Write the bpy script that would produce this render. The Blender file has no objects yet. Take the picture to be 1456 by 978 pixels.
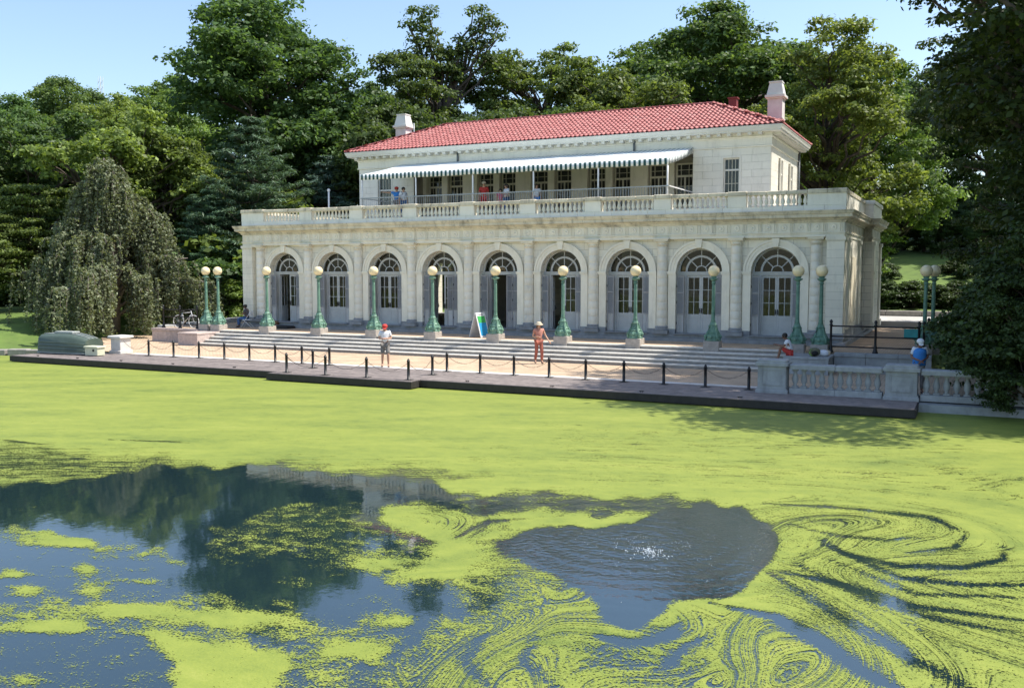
import bpy, bmesh, math, random
import numpy as np
from mathutils import Vector, Matrix

# ---------------------------------------------------------------- camera, world, sun, exposure
scene = bpy.context.scene
COL = scene.collection
PI = math.pi
CAM = np.array([34.526, -39.358, 3.0]); YAW = -0.457; PITCH = -0.078; FPX = 1322.2; CX, CY = 728.0, 489.0
cam_d = bpy.data.cameras.new('camera'); cam = bpy.data.objects.new('camera', cam_d); COL.objects.link(cam)
cam.location = CAM; cam.rotation_euler = (PI/2 + PITCH, 0, -YAW)
cam_d.sensor_width = 36; cam_d.lens = 36*FPX/1456; cam_d.clip_end = 3000
scene.camera = cam
SUN_TO = Vector((0.52, 0.30, 1.0)).normalized()
w = bpy.data.worlds.new('World'); scene.world = w; w.use_nodes = True
nt = w.node_tree; nt.nodes.clear()
sky = nt.nodes.new('ShaderNodeTexSky'); sky.sky_type = 'NISHITA'; sky.sun_disc = False
sky.sun_elevation = math.asin(SUN_TO.z); sky.sun_rotation = math.atan2(SUN_TO.x, SUN_TO.y)
sky.air_density = 1.0; sky.dust_density = 1.2; sky.ozone_density = 1.6; sky.altitude = 20
bg = nt.nodes.new('ShaderNodeBackground'); bg.inputs[1].default_value = 0.122
wo = nt.nodes.new('ShaderNodeOutputWorld')
nt.links.new(sky.outputs[0], bg.inputs[0]); nt.links.new(bg.outputs[0], wo.inputs[0])
sd = bpy.data.lights.new('sun', 'SUN'); sd.energy = 3.6; sd.angle = math.radians(0.55); sd.color = (1.0, 0.95, 0.86)
so = bpy.data.objects.new('sun', sd); COL.objects.link(so); so.location = (60, 30, 80)
so.rotation_euler = (-SUN_TO).to_track_quat('-Z', 'Y').to_euler()
scene.view_settings.view_transform = 'Standard'; scene.view_settings.look = 'None'
scene.view_settings.gamma = 1.0; scene.view_settings.exposure = 1.0
scene.view_settings.use_curve_mapping = False
scene.render.engine = 'CYCLES'
scene.cycles.max_bounces = 8; scene.cycles.transparent_max_bounces = 16
scene.cycles.use_denoising = True

# ---------------------------------------------------------------- helpers
_s, _c = math.sin(YAW), math.cos(YAW)
_R = np.array([_c, -_s, 0]); _F = np.array([_s*math.cos(PITCH), _c*math.cos(PITCH), math.sin(PITCH)]); _U = np.cross(_R, _F)
def ray(u, v): return _F + _R*(u-CX)/FPX + _U*(CY-v)/FPX
def atz(u, v, z): d = ray(u, v); return CAM + d*(z-CAM[2])/d[2]
def aty(u, v, y): d = ray(u, v); return CAM + d*(y-CAM[1])/d[1]
def at_depth(u, v, dep): return CAM + ray(u, v)*dep
def proj(P):
    d = np.asarray(P, float) - CAM; k = d@_F
    return CX + FPX*(d@_R)/k, CY - FPX*(d@_U)/k, k

class MB:
    def __init__(s): s.v = []; s.f = []; s.sm = []
    def add(s, vs, fs, smooth=False):
        n = len(s.v); s.v += [tuple(map(float, p)) for p in vs]
        s.f += [tuple(i+n for i in f) for f in fs]; s.sm += [smooth]*len(fs); return s
    def box(s, x0, x1, y0, y1, z0, z1):
        return s.add([(x0,y0,z0),(x1,y0,z0),(x1,y1,z0),(x0,y1,z0),(x0,y0,z1),(x1,y0,z1),(x1,y1,z1),(x0,y1,z1)],
                     [(0,3,2,1),(4,5,6,7),(0,1,5,4),(1,2,6,5),(2,3,7,6),(3,0,4,7)])
    def cbox(s, x0, x1, y0, y1, z0, z1, b=.01):     # box with chamfered vertical and top edges
        ring = lambda d, z: [(x0+d+b,y0+d,z),(x1-d-b,y0+d,z),(x1-d,y0+d+b,z),(x1-d,y1-d-b,z),(x1-d-b,y1-d,z),(x0+d+b,y1-d,z),(x0+d,y1-d-b,z),(x0+d,y0+d+b,z)]
        vs = ring(0, z0)+ring(0, z1-b)+ring(b, z1)
        fs = [tuple(range(7,-1,-1)), tuple(range(16,24))]
        for k in (0, 8):
            fs += [(k+i, k+(i+1)%8, k+8+(i+1)%8, k+8+i) for i in range(8)]
        return s.add(vs, fs)
    def lathe(s, prof, n=16, c=(0,0,0), smooth=True, flute=0, a0=0, a1=2*PI):
        full = abs(a1-a0-2*PI) < 1e-6; m = n if full else n+1
        vs = []
        for r, z in prof:
            for i in range(m):
                a = a0+(a1-a0)*i/n
                rr = r*(1-flute*(i % 2)) if flute else r
                vs.append((c[0]+rr*math.cos(a), c[1]+rr*math.sin(a), c[2]+z))
        fs = []
        for k in range(len(prof)-1):
            for i in range(n):
                j = (i+1) % m
                fs.append((k*m+i, k*m+j, (k+1)*m+j, (k+1)*m+i))
        if full:
            fs.append(tuple(range(m-1,-1,-1))); fs.append(tuple((len(prof)-1)*m+i for i in range(m)))
        return s.add(vs, fs, smooth)
    def tube(s, pts, rad, n=6, smooth=True):
        pts = [np.array(p, float) for p in pts]
        if not hasattr(rad, '__len__'): rad = [rad]*len(pts)
        vs = []; up = np.array([.13,.21,.97])
        for i, p in enumerate(pts):
            t = pts[min(i+1, len(pts)-1)]-pts[max(i-1, 0)]; t /= np.linalg.norm(t)+1e-9
            a = np.cross(t, up); l = np.linalg.norm(a)
            a = a/l if l > .05 else np.array([1., 0, 0]); b = np.cross(t, a)
            for k in range(n):
                q = 2*PI*k/n; vs.append(p+rad[i]*(a*math.cos(q)+b*math.sin(q)))
        fs = [(i*n+k, i*n+(k+1)%n, (i+1)*n+(k+1)%n, (i+1)*n+k) for i in range(len(pts)-1) for k in range(n)]
        fs += [tuple(range(n-1,-1,-1)), tuple((len(pts)-1)*n+k for k in range(n))]
        return s.add(vs, fs, smooth)
    def sphere(s, c, r, n=12, m=8, sc=(1,1,1)):
        vs = [(c[0], c[1], c[2]-r*sc[2])]
        for j in range(1, m):
            p = -PI/2+PI*j/m
            for i in range(n):
                a = 2*PI*i/n; vs.append((c[0]+r*sc[0]*math.cos(p)*math.cos(a), c[1]+r*sc[1]*math.cos(p)*math.sin(a), c[2]+r*sc[2]*math.sin(p)))
        vs.append((c[0], c[1], c[2]+r*sc[2])); fs = []
        for i in range(n): fs.append((0, 1+(i+1)%n, 1+i))
        for j in range(m-2):
            for i in range(n):
                a = 1+j*n; fs.append((a+i, a+(i+1)%n, a+n+(i+1)%n, a+n+i))
        t = len(vs)-1; a = 1+(m-2)*n
        for i in range(n): fs.append((a+i, a+(i+1)%n, t))
        return s.add(vs, fs, True)
    def ring(s, rect, prof):                         # mitred moulding round a rectangle; prof = (out, z)
        x0, x1, y0, y1 = rect; vs = []
        for o, z in prof: vs += [(x0-o,y0-o,z),(x1+o,y0-o,z),(x1+o,y1+o,z),(x0-o,y1+o,z)]
        fs = [(k*4+i, k*4+(i+1)%4, k*4+4+(i+1)%4, k*4+4+i) for k in range(len(prof)-1) for i in range(4)]
        return s.add(vs, fs)
    def arc(s, cx, cz, r0, r1, y0, y1, a0=0, a1=PI, n=24):   # arched bar in the XZ plane
        vs = []
        for i in range(n+1):
            a = a0+(a1-a0)*i/n; ca, sa = math.cos(a), math.sin(a)
            vs += [(cx+r0*ca,y0,cz+r0*sa),(cx+r1*ca,y0,cz+r1*sa),(cx+r1*ca,y1,cz+r1*sa),(cx+r0*ca,y1,cz+r0*sa)]
        fs = []
        for i in range(n):
            for k in range(4): fs.append((i*4+k, i*4+(k+1)%4, i*4+4+(k+1)%4, i*4+4+k))
        fs += [(0,3,2,1), (n*4, n*4+1, n*4+2, n*4+3)]
        return s.add(vs, fs)
    def poly(s, pts, z0, z1):                        # vertical prism over an XY polygon (ccw)
        n = len(pts)
        vs = [(x,y,z0) for x,y in pts]+[(x,y,z1) for x,y in pts]
        return s.add(vs, [tuple(range(n-1,-1,-1)), tuple(range(n,2*n))]+[(i,(i+1)%n,n+(i+1)%n,n+i) for i in range(n)])
    def mesh(s, name, mat):
        me = bpy.data.meshes.new(name); me.from_pydata(s.v, [], s.f)
        me.polygons.foreach_set('use_smooth', s.sm)
        if mat: me.materials.append(mat)
        me.update(); return me
    def build(s, name, mat, parent=None, loc=None):
        return inst(s.mesh(name, mat), name, parent, loc)

def inst(me, name, parent=None, loc=None, rot=None, sc=None):
    o = bpy.data.objects.new(name, me); COL.objects.link(o)
    if parent: o.parent = parent
    if loc is not None: o.location = loc
    if rot is not None: o.rotation_euler = rot
    if sc is not None: o.scale = sc
    return o
def tag(o, label=None, cat=None, group=None, kind=None):
    if label: o['label'] = label
    if cat: o['category'] = cat
    if group: o['group'] = group
    if kind: o['kind'] = kind
    return o
def thing(name, label, cat, loc=(0,0,0), rz=0, group=None):
    o = bpy.data.objects.new(name, None); COL.objects.link(o); o.empty_display_size = .3
    o.location = loc; o.rotation_euler = (0,0,rz); return tag(o, label, cat, group)
def copy_tree(o, parent=None):
    c = o.copy(); COL.objects.link(c); c.parent = parent
    for ch in list(o.children): copy_tree(ch, c)
    return c

# ---------------------------------------------------------------- materials
def nodes(mat):
    mat.use_nodes = True; n = mat.node_tree; return n, n.nodes['Principled BSDF']
def ramp(n, stops):
    r = n.nodes.new('ShaderNodeValToRGB'); e = r.color_ramp.elements
    while len(e) < len(stops): e.new(.5)
    for k, (p, c) in enumerate(stops): e[k].position = p; e[k].color = (*c, 1) if len(c) == 3 else c
    return r
def noise(n, vec, scale, detail=4, rough=.55):
    t = n.nodes.new('ShaderNodeTexNoise'); t.inputs['Scale'].default_value = scale; t.inputs['Detail'].default_value = detail
    t.inputs['Roughness'].default_value = rough
    if vec is not None: n.links.new(vec, t.inputs['Vector'])
    return t
def mathn(n, op, a, b=None, clamp=False):
    t = n.nodes.new('ShaderNodeMath'); t.operation = op; t.use_clamp = clamp
    for k, x in ((0, a), (1, b)):
        if x is None: continue
        if isinstance(x, (int, float)): t.inputs[k].default_value = x
        else: n.links.new(x, t.inputs[k])
    return t.outputs[0]
def mixc(n, fac, a, b, mode='MIX'):
    t = n.nodes.new('ShaderNodeMix'); t.data_type = 'RGBA'; t.blend_type = mode
    for k, x in ((0, fac), (6, a), (7, b)):
        if isinstance(x, (int, float)): t.inputs[k].default_value = x
        elif isinstance(x, tuple): t.inputs[k].default_value = (*x[:3], 1)
        else: n.links.new(x, t.inputs[k])
    return t.outputs[2]
def position(n): return n.nodes.new('ShaderNodeNewGeometry').outputs['Position']
def stretch(n, vec, s):
    m = n.nodes.new('ShaderNodeMapping'); m.inputs['Scale'].default_value = s; n.links.new(vec, m.inputs[0]); return m.outputs[0]
def bump(n, b, h, strength=.3, dist=.02):
    t = n.nodes.new('ShaderNodeBump'); t.inputs['Strength'].default_value = strength; t.inputs['Distance'].default_value = dist
    n.links.new(h, t.inputs['Height']); n.links.new(t.outputs[0], b.inputs['Normal'])
def mat(name, c, rough=.6, var=.25, scale=3., c2=None, metal=0., bs=.15, coat=0, stain=None, stain_amt=.5, spec=None, obj_rand=0):
    m = bpy.data.materials.new(name); n, b = nodes(m); p = position(n)
    if c2 is None: c2 = tuple(x*(1-var) for x in c)
    t = noise(n, p, scale, 6); r = ramp(n, [(.32, c2), (.68, c)]); n.links.new(t.outputs[0], r.inputs[0]); out = r.outputs[0]
    if stain:
        t2 = noise(n, stretch(n, p, (1.2,1.2,.35)), 2.2, 8, .7); k = mathn(n, 'MULTIPLY', mathn(n, 'SUBTRACT', t2.outputs[0], .5, True), stain_amt*6, True)
        out = mixc(n, k, out, stain)
    if obj_rand:
        oi = n.nodes.new('ShaderNodeObjectInfo'); k = mathn(n, 'ADD', mathn(n, 'MULTIPLY', oi.outputs['Random'], 2*obj_rand), 1-obj_rand)
        t = n.nodes.new('ShaderNodeVectorMath'); t.operation = 'SCALE'; n.links.new(out, t.inputs[0]); n.links.new(k, t.inputs['Scale']); out = t.outputs[0]
    n.links.new(out, b.inputs['Base Color']); b.inputs['Roughness'].default_value = rough; b.inputs['Metallic'].default_value = metal
    if coat: b.inputs['Coat Weight'].default_value = coat; b.inputs['Coat Roughness'].default_value = .15
    if spec is not None: b.inputs['Specular IOR Level'].default_value = spec
    if bs: bump(n, b, noise(n, p, scale*9, 4).outputs[0], bs, .01)
    return m
def brick_mat(name, c, c2, mortar, bw, rh, ms=.012, rough=.7, floor=False, stain=None, var=.2, bias=0, bs=.3):
    m = bpy.data.materials.new(name); n, b = nodes(m); p = position(n)
    sx = n.nodes.new('ShaderNodeSeparateXYZ'); n.links.new(p, sx.inputs[0]); cb = n.nodes.new('ShaderNodeCombineXYZ')
    if floor: n.links.new(sx.outputs[0], cb.inputs[0]); n.links.new(sx.outputs[1], cb.inputs[1])
    else: n.links.new(mathn(n, 'ADD', sx.outputs[0], sx.outputs[1]), cb.inputs[0]); n.links.new(sx.outputs[2], cb.inputs[1])
    t = n.nodes.new('ShaderNodeTexBrick'); n.links.new(cb.outputs[0], t.inputs['Vector'])
    t.inputs['Scale'].default_value = 1; t.inputs['Brick Width'].default_value = bw; t.inputs['Row Height'].default_value = rh
    t.inputs['Mortar Size'].default_value = ms; t.inputs['Mortar Smooth'].default_value = .3; t.inputs['Bias'].default_value = bias
    t.inputs['Color1'].default_value = (*c,1); t.inputs['Color2'].default_value = (*c2,1); t.inputs['Mortar'].default_value = (*mortar,1)
    out = t.outputs[0]; q = noise(n, p, .9, 7, .65)
    r = ramp(n, [(.3, (1-var,)*3), (.7, (1.0,)*3)]); n.links.new(q.outputs[0], r.inputs[0]); out = mixc(n, 1., out, r.outputs[0], 'MULTIPLY')
    if stain:
        t2 = noise(n, stretch(n, p, (1.4,1.4,.3)), 2.0, 8, .7); k = mathn(n, 'MULTIPLY', mathn(n, 'SUBTRACT', t2.outputs[0], .55, True), 4., True); out = mixc(n, k, out, stain)
    n.links.new(out, b.inputs['Base Color']); b.inputs['Roughness'].default_value = rough
    bump(n, b, t.outputs[1], -bs, .01); return m

M = {}
TC = (.88, .825, .69)
M['terra'] = mat('glazed_terracotta', TC, .42, .10, 1.6, stain=(.42,.38,.30), stain_amt=.27, bs=.08, obj_rand=.05)
M['terra_wall'] = brick_mat('terracotta_wall', TC, (.75,.71,.61), (.42,.39,.32), .92, .33, .008, .45, stain=(.5,.46,.37), var=.12, bs=.2)
M['terra_weather'] = mat('weathered_terracotta', (.78,.70,.53), .55, .3, 2.2, stain=(.13,.115,.09), stain_amt=.7, bs=.15, obj_rand=.1)
M['terra_up'] = mat('upper_terracotta', (.88,.84,.735), .42, .08, 1.2, stain=(.46,.43,.36), stain_amt=.28, bs=.06, obj_rand=.045)
M['joint'] = mat('joint_mortar', (.34,.32,.27), .9, .2)
M['base_stone'] = mat('bluestone_base', (.33,.34,.35), .75, .25, 4, stain=(.16,.16,.16), obj_rand=.06)
M['granite'] = mat('grey_granite', (.34,.315,.28), .8, .3, 7, c2=(.24,.22,.20), stain=(.2,.18,.17), stain_amt=.4, obj_rand=.1)  # darkened so step risers read as shaded; also used for edging and low wall
M['tread'] = mat('sun_toned_tread_stone', (.66,.63,.57), .8, .2, 5, c2=(.52,.49,.44), stain=(.3,.28,.25), stain_amt=.3, obj_rand=.08)  # same steps, paler: sunlight on the treads is put into the colour
M['granite_pink'] = mat('pink_granite', (.56,.45,.40), .8, .3, 8, c2=(.42,.34,.31), stain=(.25,.2,.17), stain_amt=.35, obj_rand=.05)
M['pedestal'] = mat('grey_tan_pedestal', (.44,.39,.34), .8, .3, 7, c2=(.32,.285,.25), stain=(.2,.18,.16), stain_amt=.35)
M['lakestone'] = mat('limestone_balustrade', (.37,.385,.385), .75, .25, 4, stain=(.13,.13,.12), stain_amt=.4, obj_rand=.05)
M['roof'] = mat('red_clay_tile', (.50,.15,.135), .65, .35, 11, c2=(.31,.07,.062), stain=(.56,.31,.27), stain_amt=.5, bs=.1)
M['red'] = mat('red_paint', (.22,.03,.028), .6)
M['chimney'] = mat('limewashed_chimney', (.76,.72,.68), .8, .2, 2, stain=(.55,.34,.29), stain_amt=.3)
M['eave'] = mat('painted_eave', (.76,.74,.68), .5, .1, 2)
M['grey_door'] = mat('grey_painted_door', (.50,.51,.50), .45, .12, 3)
M['grey_gate'] = mat('grey_painted_gate', (.34,.34,.35), .45, .15, 3)
M['sash'] = mat('cream_sash', (.66,.62,.50), .5, .1, 3)
M['unlit_room'] = mat('unlit_room_dark', (.05,.04,.035), .6)  # near-black colour painting the darkness of rooms behind the upper glass
M['interior'] = mat('interior_plaster', (.35,.30,.24), .8)
M['iron'] = mat('black_iron', (.012,.012,.013), .45, .3, 10)
M['grey_metal'] = mat('grey_rail_metal', (.36,.39,.40), .4, .15, 6)
M['white_metal'] = mat('white_pole', (.78,.78,.78), .4, .1, 6)
M['pipe'] = mat('lead_pipe', (.16,.18,.19), .5, .3, 8)
M['verdigris'] = mat('verdigris_green', (.17,.31,.225), .55, .4, 6, c2=(.085,.19,.135), stain=(.04,.09,.07), stain_amt=.45, bs=.3)
M['globe'] = mat('opal_globe', (.92,.76,.46), .28, .06, 2, bs=0, coat=.4)
M['paver'] = brick_mat('tan_paver', (.67,.50,.34), (.58,.42,.28), (.30,.22,.15), .21, .105, .010, .85, floor=True, var=.38)
M['white_kerb'] = mat('pale_concrete', (.72,.68,.62), .85, .25, 2, stain=(.4,.35,.3), stain_amt=.3)
M['concrete'] = mat('concrete_path', (.50,.48,.45), .9, .25, .7)
M['wood'] = mat('weathered_plank', (.25,.21,.19), .8, .35, 4, c2=(.15,.125,.115), stain=(.09,.075,.07), stain_amt=.4, bs=.4, obj_rand=.12)
M['wood_dark'] = mat('wet_timber', (.035,.03,.027), .7, .4, 5)
M['boat_green'] = mat('dull_green_hull', (.075,.105,.080), .45, .2, 1.5, stain=(.13,.15,.12), stain_amt=.4)
M['boat_rim'] = mat('grey_gunwale', (.36,.38,.36), .5, .2, 4)
M['cream_box'] = mat('cream_box_paint', (.62,.62,.45), .6, .15, 5)
M['teal'] = mat('teal_cloth', (.05,.33,.33), .7)
M['black'] = mat('black_rubber', (.015,.015,.015), .7)
M['white_plastic'] = mat('white_plastic', (.75,.75,.75), .45, .08)
def glass_mat():
    m = bpy.data.materials.new('window_glass'); n = m.node_tree if m.use_nodes else None
    m.use_nodes = True; n = m.node_tree; n.nodes.clear()
    o = n.nodes.new('ShaderNodeOutputMaterial'); g = n.nodes.new('ShaderNodeBsdfGlossy'); t = n.nodes.new('ShaderNodeBsdfTransparent'); mx = n.nodes.new('ShaderNodeMixShader')
    f = n.nodes.new('ShaderNodeFresnel'); f.inputs[0].default_value = 1.5
    g.inputs['Roughness'].default_value = .02; t.inputs[0].default_value = (.72,.76,.72,1)
    b = n.nodes.new('ShaderNodeBump'); b.inputs['Strength'].default_value = .05; b.inputs['Distance'].default_value = .05
    n.links.new(noise(n, position(n), 1.3, 2).outputs[0], b.inputs['Height']); n.links.new(b.outputs[0], g.inputs['Normal'])
    n.links.new(f.outputs[0], mx.inputs[0]); n.links.new(t.outputs[0], mx.inputs[1]); n.links.new(g.outputs[0], mx.inputs[2]); n.links.new(mx.outputs[0], o.inputs[0]); return m
M['glass'] = glass_mat()
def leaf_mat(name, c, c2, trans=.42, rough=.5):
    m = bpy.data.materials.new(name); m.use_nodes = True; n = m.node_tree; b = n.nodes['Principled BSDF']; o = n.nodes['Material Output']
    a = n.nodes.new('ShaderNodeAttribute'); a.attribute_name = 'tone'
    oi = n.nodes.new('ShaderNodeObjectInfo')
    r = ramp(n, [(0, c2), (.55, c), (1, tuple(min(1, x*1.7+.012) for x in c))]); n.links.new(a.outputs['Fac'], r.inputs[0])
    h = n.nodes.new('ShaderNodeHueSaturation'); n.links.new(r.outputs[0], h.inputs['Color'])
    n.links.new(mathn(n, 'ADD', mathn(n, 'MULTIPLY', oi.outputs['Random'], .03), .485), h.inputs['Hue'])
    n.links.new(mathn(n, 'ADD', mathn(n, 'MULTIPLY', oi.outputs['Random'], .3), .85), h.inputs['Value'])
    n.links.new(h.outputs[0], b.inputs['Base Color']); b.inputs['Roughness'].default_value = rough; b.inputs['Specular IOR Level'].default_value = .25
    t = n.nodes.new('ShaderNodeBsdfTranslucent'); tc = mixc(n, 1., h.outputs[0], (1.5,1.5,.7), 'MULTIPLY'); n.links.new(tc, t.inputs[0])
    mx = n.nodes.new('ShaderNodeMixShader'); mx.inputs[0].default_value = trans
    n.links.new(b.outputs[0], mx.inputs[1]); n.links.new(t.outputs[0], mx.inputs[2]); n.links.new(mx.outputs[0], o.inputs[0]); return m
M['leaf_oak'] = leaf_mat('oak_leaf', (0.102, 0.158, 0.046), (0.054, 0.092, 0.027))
M['leaf_dark'] = leaf_mat('dark_leaf', (0.08, 0.13, 0.042), (0.042, 0.076, 0.025))
M['leaf_light'] = leaf_mat('yellowgreen_leaf', (0.17, 0.222, 0.055), (0.095, 0.138, 0.036))
M['leaf_mid'] = leaf_mat('mid_leaf', (0.135, 0.185, 0.052), (0.072, 0.108, 0.03))
M['leaf_beech'] = leaf_mat('weeping_beech_leaf', (.185,.215,.125), (.095,.120,.065), .3)
M['leaf_pine'] = leaf_mat('pine_needle', (0.095, 0.165, 0.092), (0.05, 0.096, 0.058), .25)
M['leaf_blue'] = leaf_mat('blue_needle', (0.1, 0.165, 0.13), (0.052, 0.096, 0.08), .25)
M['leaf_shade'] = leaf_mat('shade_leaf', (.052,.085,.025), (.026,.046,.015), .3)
M['bark'] = mat('bark', (.11,.085,.065), .9, .5, 5, bs=.6)
M['bark_pale'] = mat('pale_bark', (.24,.20,.165), .9, .4, 5, bs=.4)
M['grass'] = mat('lawn_grass', (.115,.185,.030), .9, .4, 1.1, c2=(.075,.125,.022), stain=(.17,.19,.05), stain_amt=.3, bs=.9)
M['soil'] = mat('soil', (.09,.07,.05), .95)

# ---------------------------------------------------------------- terrain and water
def fast_mesh(name, V, Q, mat_, attrs=None, smooth=True):
    V = np.asarray(V, np.float32); Q = np.asarray(Q, np.int32); k = Q.shape[1]
    me = bpy.data.meshes.new(name); me.vertices.add(len(V)); me.vertices.foreach_set('co', V.ravel())
    me.loops.add(Q.size); me.loops.foreach_set('vertex_index', Q.ravel())
    me.polygons.add(len(Q)); me.polygons.foreach_set('loop_start', np.arange(0, Q.size, k, dtype=np.int32))
    me.polygons.foreach_set('use_smooth', np.full(len(Q), smooth))
    me.update(calc_edges=True)
    for nm, arr in (attrs or {}).items():
        arr = np.asarray(arr, np.float32)
        if arr.ndim == 1: a = me.attributes.new(nm, 'FLOAT', 'POINT'); a.data.foreach_set('value', arr)
        else: a = me.attributes.new(nm, 'FLOAT_VECTOR', 'POINT'); a.data.foreach_set('vector', arr.ravel())
    if mat_: me.materials.append(mat_)
    return me
def grid(xs, ys):
    X, Y = np.meshgrid(xs, ys); nx, ny = len(xs), len(ys)
    i = np.arange(nx*ny).reshape(ny, nx)
    Q = np.stack([i[:-1,:-1], i[:-1,1:], i[1:,1:], i[1:,:-1]], -1).reshape(-1, 4)
    return X.ravel(), Y.ravel(), Q
def sstep(a, b, x): t = np.clip((x-a)/(b-a), 0, 1); return t*t*(3-2*t)
WATER = -0.97
def shore(x):
    x = np.asarray(x, float)
    return np.where(x < -5.0, -9.6+(x+5.0)*.50, np.where(x > 35.5, -10.2-(x-35.5)*.55, -9.6))
def height(x, y):
    x = np.asarray(x, float); y = np.asarray(y, float)
    d = y-shore(x)
    bank = -1.7+1.1*sstep(-1.0, .4, d)
    land = -.62+.55*sstep(1, 15, d)+.25*sstep(12, 30, d)
    land = land+np.maximum(0, y-24)*.04+4.5*sstep(30, 120, y)+2.2*sstep(36, 62, y)*sstep(14, 24, x)
    plaza = sstep(-13, -9, x)*(1-sstep(34.5, 36.5, x))*(1-sstep(-1, 6, y))
    land = land*(1-plaza)+np.minimum(land, -.86)*plaza
    foot = sstep(-3, -1.5, x)*(1-sstep(31, 33, x))*(1-sstep(14, 16, y))*sstep(-3, 0, y)
    land = land*(1-foot)+np.minimum(land, -.35)*foot
    left = (1-sstep(-14, -6, x))*sstep(0, 10, d)
    land = land+left*(.25+.02*np.clip(y+10, 0, 60))
    land = land+.07*np.sin(x*.31+1)*np.cos(y*.27)*sstep(2, 10, d)*(1-foot)*(1-plaza)
    return np.where(d > .4, land, bank)
xs = np.concatenate([np.linspace(-400, -62, 30), np.arange(-60, 92, 1.), np.linspace(94, 400, 28)])
ys = np.concatenate([np.linspace(-140, -52, 14), np.arange(-50, 62, 1.), np.linspace(64, 500, 40)])
gx, gy, gq = grid(xs, ys)
lawn = inst(fast_mesh('lawn', np.stack([gx, gy, height(gx, gy)], 1), gq, M['grass']), 'lawn'); tag(lawn, 'sunlit green lawn rising behind the pond bank', None, None, 'structure')

def water_mat():
    m = bpy.data.materials.new('pond_water'); n, b = nodes(m); p = position(n)
    b.inputs['Base Color'].default_value = (.011,.025,.029,1); b.inputs['Roughness'].default_value = .02; b.inputs['IOR'].default_value = 2.0
    sx = n.nodes.new('ShaderNodeVectorMath'); sx.operation = 'DISTANCE'; n.links.new(p, sx.inputs[0]); sx.inputs[1].default_value = (30.2, -26.3, WATER)
    k = mathn(n, 'SUBTRACT', 1., mathn(n, 'DIVIDE', sx.outputs['Value'], 3.4), True)
    k = mathn(n, 'ADD', mathn(n, 'MULTIPLY', k, .34), .02)
    h = mathn(n, 'ADD', noise(n, p, 9, 3).outputs[0], mathn(n, 'MULTIPLY', noise(n, p, 2.2, 2).outputs[0], .6))
    h = mathn(n, 'ADD', h, mathn(n, 'MULTIPLY', mathn(n, 'SINE', mathn(n, 'MULTIPLY', sx.outputs['Value'], 17.)), .16))
    t = n.nodes.new('ShaderNodeBump'); t.inputs['Distance'].default_value = .05
    n.links.new(mathn(n, 'MULTIPLY', k, .55), t.inputs['Strength']); n.links.new(h, t.inputs['Height']); n.links.new(t.outputs[0], b.inputs['Normal']); return m
gx, gy, gq = grid(np.linspace(-200, 200, 21), np.linspace(-138, -8.0, 14))
water = inst(fast_mesh('pond_water', np.stack([gx, gy, np.full_like(gx, WATER)], 1), gq, water_mat()), 'pond_water'); tag(water, 'dark still pond water reflecting sky and trees', None, None, 'structure')

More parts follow.
